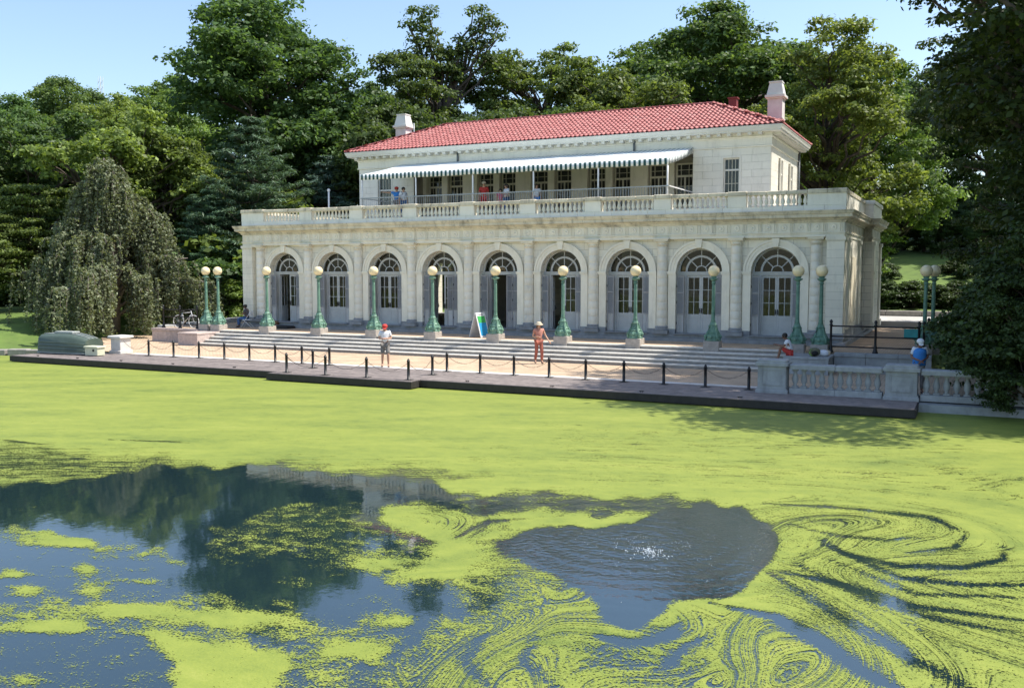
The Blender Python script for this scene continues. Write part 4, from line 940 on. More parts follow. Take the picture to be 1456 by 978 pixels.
# ---------------------------------------------------------------- lakeside balustrade
lb = thing('lakeside_balustrade', 'shaded grey stone balustrade with panelled piers above the dock end', 'balustrade')
me_lb = MB().box(-.085,.085,-.085,.085,-.52,-.47).lathe([(.055,-.47),(.06,-.45),(.045,-.43),(.085,-.34),(.095,-.27),(.085,-.2),(.055,-.1),(.045,-.05),(.06,-.03),(.06,-.01)], 12).box(-.08,.08,-.08,.08,-.01,.045).mesh('baluster', M['lakestone'])
def lb_pier(x0, x1):
    o = MB().cbox(x0, x1, -10.62, -10.02, -.62, .13, .01).build('pier', M['lakestone'], lb)
    MB().cbox(x0-.06, x1+.06, -10.68, -9.96, -.72, -.60, .02).box(x0-.03, x1+.03, -10.65, -9.99, -.602, -.55).build('pier_base', M['lakestone'], o)
    MB().cbox(x0-.07, x1+.07, -10.69, -9.95, .132, .24, .02).cbox(x0-.02, x1+.02, -10.64, -10.0, .24, .315, .03).build('pier_cap', M['lakestone'], o)
    mb = MB(); a, b = x0+.12, x1-.12
    mb.box(a, b, -10.64, -10.615, -.46, -.43); mb.box(a, b, -10.64, -10.615, .0, .03); mb.box(a, a+.03, -10.64, -10.615, -.43, .0); mb.box(b-.03, b, -10.64, -10.615, -.43, .0); mb.build('panel_moulding', M['lakestone'], o)
lb_pier(28.78, 29.62); lb_pier(32.42, 33.27)
def lb_run(x0, x1, ends=True):
    n = round((x1-x0)/1.4) or 1; L = (x1-x0)/n
    for k in range(n):
        MB().cbox(x0+k*L+.003, x0+(k+1)*L-.003, -10.52, -10.12, -.70, -.525, .01).build('plinth_stone', M['lakestone'], lb)
        MB().cbox(x0+k*L+.003, x0+(k+1)*L-.003, -10.54, -10.10, .05, .20, .03).build('rail_stone', M['lakestone'], lb)
    m_ = round((x1-x0-.3)/.262)
    for k in range(m_+1): inst(me_lb, 'baluster', lb, (x0+.15+(x1-x0-.3)*k/m_, -10.32, 0))
lb_run(29.70, 32.34); lb_run(33.35, 37.6)
tag(MB().box(29.0, 40, -10.9, -9.95, -1.5, -.74).build('quay_wall', M['lakestone']), 'damp grey stone quay wall under the balustrade', 'wall')

# ---------------------------------------------------------------- iron railings on the terrace ends
def railing(pts, lab, spacing=1.5):
    t = thing('iron_railing', lab, 'railing')
    mp = MB().lathe([(.10,0),(.10,.04),(.075,.09),(.06,.2),(.055,.24),(.045,.3),(.04,.98),(.06,1.0),(.06,1.04),(.035,1.06),(.06,1.12),(.06,1.15),(.03,1.2),(.008,1.22)], 10).mesh('railing_post', M['iron'])
    for (x, y) in pts: inst(mp, 'railing_post', t, (x, y, .005))
    for a, b in zip(pts[:-1], pts[1:]):
        for z in (.22, .60, .98): MB().tube([(a[0],a[1],z),(b[0],b[1],z)], .028, 8).build('rail', M['iron'], t)
    return t
railing([(-3.9,-3.2),(-2.72,-3.2),(-1.5,-3.2)], 'black iron railing on pinkish wall beside the weeping tree')
railing([(29.95,-3.2),(31.5,-3.2),(32.95,-3.2)], 'black iron railing with ball-topped posts on the shaded retaining wall')
railing([(33.1,-3.0),(33.15,-.2),(33.2,2.4)], 'black iron railing returning back past the shaded lamps')
tag(MB().add([(32.45,-3.18,.62),(32.95,-3.18,.62),(32.95,-3.18,.93),(32.45,-3.18,.93),(32.45,-3.15,.62),(32.95,-3.15,.62),(32.95,-3.15,.93),(32.45,-3.15,.93)], [(0,1,2,3),(7,6,5,4),(0,4,5,1),(3,2,6,7),(0,3,7,4),(1,5,6,2)]).build('rail_banner', M['teal']), 'small teal cloth banner hung on the black railing', 'banner')

# ---------------------------------------------------------------- things on the dock and terrace
t = thing('upturned_boat', 'dark green upturned boat lying on the dock by the lawn', 'boat', (-1.85, -10.55, -.7), .06)
def hull(name, z0, L, W_, H, m):
    V = []; Q = []; n = 18; k = 9
    for i in range(n+1):
        s_ = -1+2*i/n; wv = W_*(1-.16*max(0, s_)**2.2-.10*max(0, -s_)**2); hh = H*(1-.20*max(0, s_)**2-.05*s_*s_)
        for j in range(k):
            q = -1+2*j/(k-1); aq = abs(q); prof = (1-max(0, (aq-.62)/.38)**1.6) if aq > .62 else 1
            V.append((s_*L, math.copysign(wv*min(1, aq*1.18) if aq < .85 else wv, q)*1.0, z0+hh*prof*(1+.02*math.cos(q*6))))
    for i in range(n):
        for j in range(k-1): a = i*k+j; Q.append((a, a+k, a+k+1, a+1))
    mb = MB().add(V, Q, True); mb.add([V[j] for j in range(k)], [tuple(range(k))]); mb.add([V[n*k+j] for j in range(k)], [tuple(range(k-1,-1,-1))]); return mb
hull('hull', .06, 1.4, .66, .84, None).build('hull', M['boat_green'], t)
mb = MB()
for s_ in (-1, 1):
    mb.tube([(x_*1.45, s_*(.62*(1-.16*max(0, x_)**2.2-.10*max(0, -x_)**2)+.02), .06+.0*x_) for x_ in np.linspace(-1, 1, 13)], .03, 6)
mb.build('gunwale', M['boat_rim'], t)
mb = MB()
for q in (-.35, 0, .35): mb.tube([(x_*1.38, q*.6, .84*(1-.2*max(0, x_)**2-.05*x_*x_)+.075) for x_ in np.linspace(-1, 1, 13)], .022, 5)
mb.build('keel_strakes', M['boat_rim'], t)
for s_ in (-1, 1):
    for z_, k_ in ((.22, 1.0), (.38, 1.0), (.54, .985)): MB().tube([(x_*1.41, s_*(.66*k_*(1-.16*max(0, x_)**2.2-.10*max(0, -x_)**2)+.004), z_*(1-.12*max(0, x_)**2)) for x_ in np.linspace(-1, 1, 13)], .016, 5).build('lap_strake', M['boat_green'], t)
MB().cbox(-.75, .35, -.22, .22, .93, 1.0, .02).build('transom_board', M['boat_rim'], t)
t2 = thing('cream_box', 'small cream utility box with black latch on the dock', 'box', (.1, -10.9, -.7), .08)
MB().cbox(-.36,.36,-.22,.22,.03,.36,.015).build('body', M['cream_box'], t2); MB().cbox(-.40,.40,-.26,.26,.362,.43,.02).build('lid', M['cream_box'], t2); MB().box(.1,.18,-.24,-.221,.2,.3).build('latch', M['black'], t2); MB().box(-.3,.3,-.18,.18,0,.03).build('feet', M['black'], t2)
t3 = thing('stone_pier', 'stout pale stone pier with flat cap at the start of the chain', 'pier', (.05, -9.45, -.7))
MB().cbox(-.36,.36,-.36,.36,.0,.14,.02).build('base', M['white_kerb'], t3); MB().cbox(-.3,.3,-.3,.3,.141,.70,.015).build('shaft', M['white_kerb'], t3); MB().cbox(-.4,.4,-.4,.4,.702,.80,.025).build('cap', M['white_kerb'], t3)
# bicycle behind the left railing
def bicycle(loc, rz):
    t = thing('bicycle', 'white framed bicycle leaning behind the black railing', 'bicycle', loc, rz); r = .33
    def wheel(x):
        pts = [(x+r*math.cos(a), 0, r+.005+r*math.sin(a)) for a in np.linspace(0, 2*PI, 25)]
        o = MB().tube(pts, .02, 6).build('wheel', M['white_plastic'], t); mb = MB()
        for k in range(10): a = k*PI/5; mb.tube([(x,0,r+.005),(x+r*math.cos(a),0,r+.005+r*math.sin(a))], .004, 4)
        mb.build('spokes', M['grey_metal'], o); MB().tube([(x,-.04,r+.005),(x,.04,r+.005)], .03, 8).build('hub', M['grey_metal'], o)
    wheel(-.5); wheel(.5)
    mb = MB()
    for a, b in (((-.5,0,r),(-.12,0,.28)),((-.12,0,.28),(-.25,0,.8)),((-.25,0,.78),(.33,0,.82)),((-.12,0,.28),(.36,0,.72)),((-.5,0,r),(-.24,0,.74)),((.5,0,r),(.33,0,.9))): mb.tube([a, b], .018, 6)
    mb.build('frame', M['white_plastic'], t); MB().tube([(.33,0,.9),(.35,0,.98),(.38,-.25,1.0)], .014, 6).tube([(.35,0,.98),(.38,.25,1.0)], .014, 6).build('handlebar', M['iron'], t)
    MB().cbox(-.38,-.12,-.07,.07,.84,.9,.02).build('saddle', M['black'], t); MB().lathe([(.09,-.01),(.09,.01)], 12, (0,0,0)).build('chainring', M['iron'], t, (-.12,.03,.28)).rotation_euler = (PI/2,0,0)
bicycle((-2.9, -2.6, 0), .1)
# A-frame board
t = thing('sandwich_board', 'white folding sandwich board with green and blue poster beside a lamp', 'sign', (14.45, -1.9, 0), math.radians(78))
me_pan = lambda s_: MB().add([(-.32,s_*.36,0),(.32,s_*.36,0),(.32,s_*.03,1.12),(-.32,s_*.03,1.12),(-.32,s_*.33,0),(.32,s_*.33,0),(.32,s_*.0,1.12),(-.32,s_*.0,1.12)], [(0,1,2,3),(7,6,5,4),(0,4,5,1),(1,5,6,2),(2,6,7,3),(3,7,4,0)])
for s_ in (-1, 1): me_pan(s_).build('panel', M['white_plastic'], t)
M['sign_green'] = mat('poster_green', (.05,.42,.10), .5, .1); M['sign_blue'] = mat('poster_blue', (.02,.33,.62), .5, .1)
def on_panel(x0, x1, z0, z1, off, name, m):
    y = lambda z: -(.36-.33*z/1.12)-off
    MB().add([(x0,y(z0),z0),(x1,y(z0),z0),(x1,y(z1),z1),(x0,y(z1),z1)], [(0,1,2,3)]).build(name, m, t)
on_panel(-.26, .26, .66, .96, .004, 'green_poster', M['sign_green']); on_panel(-.26, .26, .08, .655, .004, 'blue_poster', M['sign_blue']); on_panel(-.15, .15, 1.0, 1.06, .004, 'dark_heading', M['grey_gate'])
tag(MB().cbox(-.55,.55,-.35,.35,0,.14,.05).build('rolled_mat', M['black'], None, (2.1, -.75, 0)), 'dark rolled mat lying by the first open arch', 'mat')
tag(MB().cbox(-.2,.2,-.12,.12,0,.2,.02).build('crate', mat('brown_crate', (.2,.09,.04), .7), None, (1.15, -.28, .145)), 'small brown crate set against the first open arch', 'crate')
# flagpole-like vent on the deck
t = thing('deck_pole', 'thin white pole with ball top rising from the roof deck end', 'pole', (1.2, 4.5, 5.69))
MB().tube([(0,0,0),(0,0,1.9)], .05, 10).build('shaft', M['white_metal'], t); MB().sphere((0,0,1.95), .09, 10, 8).build('ball', M['white_metal'], t)
# low wall across the path
t = thing('low_wall', 'low grey stone wall beyond the pale path in shade', 'wall')
for k in range(12): MB().cbox(28+k*2.0, 28+k*2+1.98, 21.2, 21.7, -.3, .62, .02).build('wall_stone', M['granite'], t)
# lattice mast on the far hill
P0 = at_depth(143, 118, 150); t = thing('lattice_mast', 'slender grey lattice mast rising above far trees', 'mast', (P0[0], P0[1], 10))
mb = MB(); H_ = P0[2]-10+1
for sx in (-.35, .35):
    for sy in (-.35, .35): mb.tube([(sx, sy, 0), (sx*.7, sy*.7, H_)], .035, 5)
mb.build('legs', M['grey_metal'], t); mb = MB(); z = 0
while z < H_-1:
    for s_ in (-.3, .3): mb.tube([(-.3,s_,z),(.3,s_,z+1)], .02, 4); mb.tube([(s_,-.3,z),(s_,.3,z+1)], .02, 4)
    z += 1
mb.build('lattice', M['grey_metal'], t)

# ---------------------------------------------------------------- trees
def leaf_cloud(rs, cen, rad, cnt, size, aspect=.62, up=.55, shell=.45, jitter=.75, droop=0.):
    """diamond leaves spread through flattened clumps; returns verts, quads, tone"""
    cen = np.asarray(cen, float); rad = np.asarray(rad, float); idx = np.repeat(np.arange(len(cen)), cnt); n = len(idx)
    d = rs.normal(size=(n, 3)); d /= np.linalg.norm(d, axis=1)[:, None]; d[:, 2] = np.where(d[:, 2] < -.35, -d[:, 2]*.8, d[:, 2])
    r = shell+(1-shell)*rs.random(n)**.6; r *= 1+.22*rs.normal(size=n)
    p = cen[idx]+d*rad[idx]*r[:, None]
    nr = d*np.array([1,1,1.3])+np.array([0,0,up])+jitter*rs.normal(size=(n, 3)); nr /= np.linalg.norm(nr, axis=1)[:, None]
    a = np.cross(nr, rs.normal(size=(n, 3))); a /= np.linalg.norm(a, axis=1)[:, None]+1e-9; b = np.cross(nr, a)
    s = size*(.6+.8*rs.random(n))[:, None]; V = np.empty((n, 4, 3))
    V[:, 0] = p+a*s; V[:, 1] = p+b*s*aspect; V[:, 2] = p-a*s; V[:, 3] = p-b*s*aspect; V[:, 0, 2] -= droop*s[:, 0]; V[:, 2, 2] -= droop*s[:, 0]
    ct = rs.random(len(cen)); tone = np.clip(.25+.35*ct[idx]+.22*rs.normal(size=n)+.12*d[:, 2], 0, 1)
    return V.reshape(-1, 3), np.arange(4*n).reshape(n, 4), np.repeat(tone, 4)
def limb_path(a, b, sag, rs, n=6):
    a, b = np.array(a), np.array(b); P = []
    for i in range(n+1):
        t = i/n; q = a+(b-a)*t; q[2] += sag*math.sin(PI*t); q = q+(rs.normal(size=3)*.03*np.linalg.norm(b-a) if 0 < i < n else 0); P.append(q)
    return P
def broadleaf(seed, H, R, base=.22, ncl=130, cr=(.8,1.6), per=260, leaf=.2, flat=.62, top=1.0, lobes=.22, limbs=34, extra=None, mat_='leaf_oak', name='crown', bark='bark', squash=1.0, tiers=0, inner=.45, tr=None, boxy=3.):
    rs = np.random.RandomState(seed); zc = H*(base+(1-base)*.5); hz = H*(1-base)*.5
    nl = max(8, int(ncl/22)); LB = []; C = []
    while len(LB) < nl:
        d = rs.normal(size=3); d /= (np.abs(d)**boxy).sum()**(1/boxy); q = inner+(.74-inner)*rs.random()**.5; q *= 1+lobes*.45*rs.normal()
        p = np.array([d[0]*R*q, d[1]*R*q*squash, zc+d[2]*hz*q*1.05]); LB.append((p, R*rs.uniform(.24, .42)))
    LB.append((np.array([0, 0, zc+hz*.55]), R*.36)); LB.append((np.array([0, 0, zc]), R*.45))
    wts = np.array([l[1]**2 for l in LB]); wts /= wts.sum()
    while len(C) < ncl:
        c, lr = LB[rs.choice(len(LB), p=wts)]; d = rs.normal(size=3); d /= np.linalg.norm(d); o_ = (c-np.array([0,0,zc]))/np.array([R, R, hz]); d = d+.55*o_+np.array([0,0,.22]); d /= np.linalg.norm(d)
        p = c+d*lr*np.array([1,1,.85])*rs.uniform(.62, 1.12)
        if p[2] < zc: w_ = 1-.25*min(1, (zc-p[2])/hz)**2; p[:2] *= w_
        if tiers: p[2] = round(p[2]/tiers)*tiers+rs.normal()*.16*tiers
        if p[2] < max(.5, H*base*.7): continue
        C.append(p)
    C = np.array(C); C[:, 2] = H*base+(C[:, 2]-C[:, 2].min())*(H*(1-base)-cr[1]*flat)/(C[:, 2].max()-C[:, 2].min()); C[:, :2] *= (R-.3*cr[1])/np.percentile(np.hypot(C[:, 0], C[:, 1]), 96)
    rr = rs.uniform(cr[0], cr[1], len(C)); cnt = (per*(rr/np.mean(rr))**2).astype(int)
    if extra is not None:
        E_ = np.array(extra, float); C2 = np.concatenate([C, E_[:, :3]]); rr = np.concatenate([rr, E_[:, 3]]); cnt = np.concatenate([cnt, (per*(E_[:, 3]/np.mean(cr))**2).astype(int)])
    else: C2 = C
    rad = np.stack([rr, rr, rr*flat], 1)
    V, Q, T = leaf_cloud(rs, C2, rad, cnt, leaf)
    crown = fast_mesh('crown', V, Q, M[mat_], {'tone': T}, False)
    mb = MB(); tr = tr or .022*H+.05; lean = rs.normal(size=2)*.02*H; N = 8; tp = []
    for i in range(N+1):
        t = i/N; tp.append((lean[0]*t*t+.1*math.sin(t*5+seed), lean[1]*t*t+.1*math.cos(t*4), H*.82*t-.3))
    mb.tube(tp, [tr*(1.35 if i == 0 else 1-.85*i/N) for i in range(N+1)], 9)
    order = rs.permutation(len(C2))[:limbs]; order = list(order)+(list(range(len(C), len(C2))) if extra is not None else [])
    for j in order:
        c = C2[j]; t = np.clip((c[2]-.25*np.hypot(c[0], c[1])-1)/(H*.82), .16, .92); i = int(t*N); a = np.array(tp[min(i, N-1)])
        L = np.linalg.norm(c-a); r0 = min(tr*.5, .022*L+.02); P_ = limb_path(a, c, .05*L, rs); mb.tube(P_, [r0*(1-.8*q/6) for q in range(7)], 5)
    return crown, mb.mesh('trunk', M[bark])
def place_tree(proto, name, label, loc, rz, s, cat='tree', group=None, sz=1.0, m=None):
    t = thing(name, label, cat, loc, rz, group); cr, tk = proto
    a = inst(cr, 'crown', t, None, None, (s, s, s*sz)); b = inst(tk, 'trunk', t, None, None, (s, s, s*sz))
    if m: a.material_slots[0].link = 'OBJECT'; a.material_slots[0].material = M[m]
    return t
def pine(seed, H, R, mat_, leaf=.17):
    rs = np.random.RandomState(seed); C = []; rr = []; mb = MB(); tr = .018*H
    mb.tube([(0,0,-.3),(0.05,0,H*.5),(0,0.05,H)], [tr*1.3, tr*.7, .03], 8); z = .07*H
    while z < H*.985:
        f = 1-z/H; L = R*min(1, 1.5*f**.75)*.98; nb = max(4, int(8*f+4)); a0 = rs.random()*6.28
        for k in range(nb):
            a = a0+k*2*PI/nb+rs.normal()*.25; l = L*rs.uniform(.7, 1.12); rise = .16*l
            P_ = [np.array([l*q*math.cos(a), l*q*math.sin(a), z+rise*q*q-.08*l*math.sin(PI*q)]) for q in np.linspace(0, 1, 6)]
            mb.tube(P_, [.05*f+.02-.008*i*f for i in range(6)], 4)
            for q in np.linspace(.3, 1, max(3, int(l/.55))):
                w_ = .25*l*(1.1-q)+.25
                for s_ in (-1, 0, 1):
                    C.append(np.array([l*q*math.cos(a)-s_*w_*math.sin(a), l*q*math.sin(a)+s_*w_*math.cos(a), z+rise*q*q+.05+rs.normal()*.05])); rr.append(rs.uniform(.3, .5))
        z += H*.042*(1+.3*rs.random())
    C = np.array(C); rr = np.array(rr); rad = np.stack([rr, rr, rr*.5], 1)
    V, Q, T = leaf_cloud(rs, C, rad, np.full(len(C), 34), leaf, .17, .9, .1, .55)
    return fast_mesh('crown', V, Q, M[mat_], {'tone': T}, False), mb.mesh('trunk', M['bark'])
def weeping(seed, H, R):
    rs = np.random.RandomState(seed); mb = MB(); cl = []; rr = []
    mb.tube([(0,0,-.3),(.2,0,H*.4),(.0,.1,H*.8),(.1,0,H*.95)], [.45,.34,.2,.08], 9)
    prof = lambda z: R*max(.02, 1-z/H)**.98
    for k in range(78):
        a = rs.random()*2*PI; f = (k+.5)/78; z0 = H*(.97-.74*f**.75)*rs.uniform(.93, 1.03); rad = prof(z0)*rs.uniform(.55, 1.12)*(.92+.2*math.sin(a*4+1)); z0 = min(z0, H*.985)
        e = np.array([rad*math.cos(a), rad*math.sin(a), z0]); s0 = np.array([.1, 0, max(.8, z0-.35*rad)]); P_ = []
        for i in range(8):
            t = i/7; q = s0+(e-s0)*t; q[2] += H*.10*math.sin(PI*t*.95); P_.append(q+rs.normal(size=3)*.05)
        mb.tube(P_, [.10*(1-.7*i/7) for i in range(8)], 5)
        for j in range(14):
            t = rs.uniform(.55, 1.03); i = min(6, int(t*7)); ff = min(1., t*7-i); q = P_[i]+(P_[i+1]-P_[i])*ff+rs.normal(size=3)*np.array([.24,.24,.1])
            drop = min(q[2]-.1, H*rs.uniform(.12, .38)); oa = math.atan2(q[1], q[0])+rs.normal()*.35; out = rs.uniform(.25, .8); S_ = []
            for g in range(7):
                u = g/6; S_.append(q+np.array([math.cos(oa)*out*(1-(1-u)**2), math.sin(oa)*out*(1-(1-u)**2), .22*math.sin(PI*min(1, u*2.4))*(u < .45)-drop*u**1.25])+rs.normal(size=3)*.035)
            mb.tube(S_, [.026*(1-.7*g/6) for g in range(7)], 3)
            nl = int(drop/.18)
            for g in range(nl):
                u = (g+rs.random())/nl; ii = min(5, int(u*6)); ff = u*6-ii; cl.append(S_[ii]+(S_[ii+1]-S_[ii])*ff); rr.append(.10+.15*rs.random()+.07*u)
    C = np.array(cl); rr = np.array(rr); keep = C[:, 2] > .1; C = C[keep]; rr = rr[keep]
    V, Q, T = leaf_cloud(rs, C, np.stack([rr, rr, rr*1.3], 1), np.full(len(C), 9), .088, .6, .3, .2, .8, .3)
    return fast_mesh('crown', V, Q, M['leaf_beech'], {'tone': T}, False), mb.mesh('trunk', M['bark_pale'])

PR = {}; PH = {'pine': 13, 'beech': 10.2}
PR['oak'] = broadleaf(1, 24, 7.8, .12, 760, (.6,1.25), 118, .155, .72, lobes=.25, limbs=60, mat_='leaf_dark')
PR['oak2'] = broadleaf(2, 24, 8.2, .16, 760, (.55,1.2), 112, .15, .7, lobes=.3, limbs=80, mat_='leaf_oak', inner=.5)
PR['open'] = broadleaf(3, 21, 6.2, .16, 520, (.5,1.1), 108, .148, .7, lobes=.3, limbs=60, mat_='leaf_oak',
    extra=[(x_, y_, z_-.35, r_*1.25) for x_, y_, z_, r_ in ((-1.2,0,21.6,1.0),(-1.9,.4,22.9,.9),(-1.2,.2,24.2,.8),(-2.5,.3,24.4,.65),(-.6,.3,22.6,.6),(-2.9,0,23.2,.7),(-2.2,0,21.8,.8),(-1.6,.5,23.6,.7),(2.2,0,21.2,1.0),(2.9,.2,22.6,.9),(3.7,-.2,23.6,.8),(2.5,0,24.3,.7),(4.5,.2,22.2,.7),(3.3,.3,24.6,.5),(4.6,0,23.2,.5),(3.0,.2,21.6,.9),(3.4,.4,23.2,.8),(-3.6,0,20.4,.9),(.5,.2,20.8,1.1),(-4.6,.2,18.4,1.0),(4.6,0,19.6,.9),(1.4,0,22.0,.6),(1.2,.3,20.6,1.0),(-.4,.2,20.9,1.0),(3.6,0,20.4,1.0),(-2.4,0,20.6,1.0))])
PR['airy'] = broadleaf(4, 20, 6.4, .16, 470, (.45,.95), 84, .135, .65, lobes=.3, limbs=110, mat_='leaf_mid', inner=.35)
PR['round'] = broadleaf(5, 16, 5.2, .14, 440, (.45,.95), 92, .13, .7, lobes=.2, limbs=40, mat_='leaf_mid')
PR['light'] = broadleaf(6, 18, 5.8, .1, 540, (.42,.95), 96, .125, .62, lobes=.28, limbs=80, mat_='leaf_light', inner=.4)
PR['olive'] = broadleaf(7, 9, 4.4, .36, 300, (.32,.65), 62, .105, .6, lobes=.3, limbs=70, mat_='leaf_light', inner=.35)
PR['tier'] = broadleaf(8, 10, 5.2, .03, 380, (.4,.85), 76, .125, .42, lobes=.3, limbs=50, mat_='leaf_mid', tiers=.8)
PR['dense'] = broadleaf(9, 13, 4.8, .03, 500, (.45,.95), 100, .12, .65, lobes=.25, limbs=30, mat_='leaf_dark')
PR['shrub'] = broadleaf(10, 3.2, 2.2, .0, 150, (.24,.48), 70, .085, .65, lobes=.3, limbs=16, mat_='leaf_mid', tr=.06)
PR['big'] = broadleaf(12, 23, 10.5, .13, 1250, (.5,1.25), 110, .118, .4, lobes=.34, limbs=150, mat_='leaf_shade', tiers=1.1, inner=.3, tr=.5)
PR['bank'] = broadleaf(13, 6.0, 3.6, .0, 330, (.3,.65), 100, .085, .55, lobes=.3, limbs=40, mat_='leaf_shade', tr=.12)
for k_ in PR: PH[k_] = {'oak':24,'oak2':24,'open':24.9,'airy':20,'round':16,'light':18,'olive':9,'tier':10,'dense':13,'shrub':3.2}.get(k_, 10)
PR['pine'] = pine(20, 13, 4.3, 'leaf_pine')
PR['beech'] = weeping(30, 10.2, 7.8)

def ground(u, dep):
    p = at_depth(u, 400, dep); return p[0], p[1], float(height(p[0], p[1]))-.05
def tree(kind, u, dep, vtop, H, label, name, rz=0., group=None, m=None, cat='tree', wide=None):
    x, y, z = ground(u, dep); ztop = at_depth(u, vtop, dep)[2]; s = (ztop-z)/PH[kind]
    t = place_tree(PR[kind], name, label, (x, y, z), rz, s if wide is None else s*wide, cat, group, 1. if wide is None else 1/wide, m); return t
# tall trees behind the boathouse
tree('oak', 395, 76, -8, 25, 'huge dark dense broadleaf tree, tallest and broadest behind the roof', 'broadleaf_tree', .4, wide=1.2)
tree('open', 632, 80, 10, 25, 'tall tree with separate open leaf tufts at its top behind the roof ridge', 'broadleaf_tree', .46)
tree('airy', 775, 84, 68, 20.6, 'airy green tree with sky showing through behind the middle of the roof', 'broadleaf_tree', 1.2)
tree('round', 872, 76, 94, 16.6, 'small rounded bright tree between the airy tree and the grey-green oak', 'broadleaf_tree', 2.)
tree('oak2', 1020, 86, 14, 25, 'broad grey-green oak towering behind the chimney', 'broadleaf_tree', .9, wide=1.18)
tree('light', 1168, 64, 34, 18.6, 'yellow-green tree beside the pink-stained chimney', 'broadleaf_tree', 2.1)
tree('light', 1235, 72, 70, 18.6, 'olive green tree standing between the yellow-green tree and the dark spreading tree', 'broadleaf_tree', .3, m='leaf_mid')
tree('oak2', 940, 98, 40, 25, 'dull green oak filling the gap behind the rounded tree', 'broadleaf_tree', 3.3)
tree('oak', 520, 98, 120, 25, 'dark tree behind the gap between the huge tree and the open-topped tree', 'broadleaf_tree', 2.3)
tree('dense', 700, 74, 140, 13.6, 'low dark tree just over the roof slope near the white chimney', 'broadleaf_tree', 1.1)
tree('dense', 590, 70, 130, 13.6, 'dark bushy tree behind the white chimney', 'broadleaf_tree', 2.6)
tree('dense', 840, 78, 150, 13.6, 'low dark tree just above the middle of the ridge', 'broadleaf_tree', 4.1)
tree('oak2', 1130, 100, 60, 25, 'dark oak far behind the pink-stained chimney', 'broadleaf_tree', 5.1, m='leaf_dark')
# left slope
tree('oak2', 30, 92, 138, 25, 'dark mass-crowned tree on the far hill beyond the layered trees', 'broadleaf_tree', 1.7, m='leaf_oak')
tree('oak', 118, 110, 108, 25, 'far hill tree rising highest beside the lattice mast', 'broadleaf_tree', .2, m='leaf_oak')
tree('oak2', 235, 105, 108, 25, 'far hill tree tucked against the huge dark tree', 'broadleaf_tree', 2.9, m='leaf_mid')
tree('airy', 172, 96, 138, 20.6, 'thin crowned hill tree with bare pale branches', 'broadleaf_tree', .6, m='leaf_light')
tree('dense', 60, 70, 150, 13.6, 'very dark dense tree behind the layered pale green shrubs', 'broadleaf_tree', .9)
tree('dense', -50, 66, 190, 13.6, 'dark dense tree at the lawn edge beyond the layered shrub', 'broadleaf_tree', 3.9)
tree('olive', 185, 64, 160, 9.6, 'pale olive tree with visible dark trunk above the weeping beech', 'broadleaf_tree', .8)
tree('dense', 262, 66, 190, 13.6, 'dark green tree between the olive tree and the pine', 'broadleaf_tree', 5.0, m='leaf_mid')
tree('dense', 150, 74, 230, 13.6, 'dark tree filling behind the weeping beech top', 'broadleaf_tree', 1.9)
tree('tier', 45, 60, 262, 10.4, 'layered pale green tree beside the weeping beech', 'broadleaf_tree', .5)
tree('tier', -40, 56, 300, 10.4, 'low layered tree by the shaded lawn', 'broadleaf_tree', 2.0)
tree('pine', 362, 62, 166, 13, 'feathery white pine beside the boathouse end', 'pine_tree', .3)
tree('pine', 470, 68, 220, 13, 'blue-green conifer peeking above the roof deck', 'pine_tree', 1.7, m='leaf_blue')
tree('pine', 300, 60, 268, 13, 'smaller pine at the foot of the tall white pine', 'pine_tree', 2.7)
tree('dense', 330, 76, 200, 13.6, 'dark tree behind the white pine', 'broadleaf_tree', 3.0)
tree('dense', 430, 78, 200, 13.6, 'dark tree between the white pine and blue conifer', 'broadleaf_tree', .7)
tree('beech', 158, 54, 233, 10.2, 'weeping beech with grey-green curtains of drooping branches on the lawn', 'weeping_tree', .6)
for k, (u, dep, vt, lab, m_) in enumerate(((330, 58, 395, 'rounded bright shrub beside the boathouse end wall', 'leaf_light'), (300, 60, 330, 'dark shrub between the paired lamps and the pine', 'leaf_dark'), (345, 64, 345, 'leafy shrub under the white pine', 'leaf_mid'), (415, 66, 262, 'light green bush beyond the deck pole', 'leaf_light'), (20, 66, 370, 'dark shrub below the layered tree', 'leaf_dark'), (-30, 64, 392, 'low dark shrub by the shaded lawn', 'leaf_dark'), (270, 62, 360, 'dark shrub close behind the weeping beech', 'leaf_dark'),
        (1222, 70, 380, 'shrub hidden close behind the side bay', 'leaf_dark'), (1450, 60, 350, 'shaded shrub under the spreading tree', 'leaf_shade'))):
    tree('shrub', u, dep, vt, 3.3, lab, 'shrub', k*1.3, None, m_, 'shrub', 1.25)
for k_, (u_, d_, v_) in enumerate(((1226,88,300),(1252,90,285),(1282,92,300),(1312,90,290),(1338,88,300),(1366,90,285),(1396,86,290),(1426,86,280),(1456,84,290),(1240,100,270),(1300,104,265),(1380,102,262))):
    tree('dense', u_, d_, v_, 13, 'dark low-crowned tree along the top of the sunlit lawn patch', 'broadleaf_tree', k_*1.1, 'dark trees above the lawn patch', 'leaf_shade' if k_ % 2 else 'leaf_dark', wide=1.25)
for k_, (u_, d_, v_) in enumerate(((1246,78,372),(1352,80,368),(1376,78,366),(1234,80,360))):
    tree('shrub', u_, d_, v_, 3.3, ['dark shrub on the slope by the boathouse side of the lawn patch','dark shrub on the slope behind the shaded lamps','dark shrub at the far end of the sunlit lawn patch','taller dark shrub tucked behind the projecting side bay'][k_], 'shrub', k_*2., None, 'leaf_shade', 'shrub', 1.4)
for k_ in range(9):
    tree('shrub', 1236+k_*21, 66-(k_ % 2)*2, 397+3*(k_ % 3), 3.3, 'dark shrub beyond the pale path, %s in the hedge from the boathouse corner' % ORD[k_], 'shrub', k_*.9, 'shrubs hedging the path', 'leaf_shade', 'shrub', 1.5)
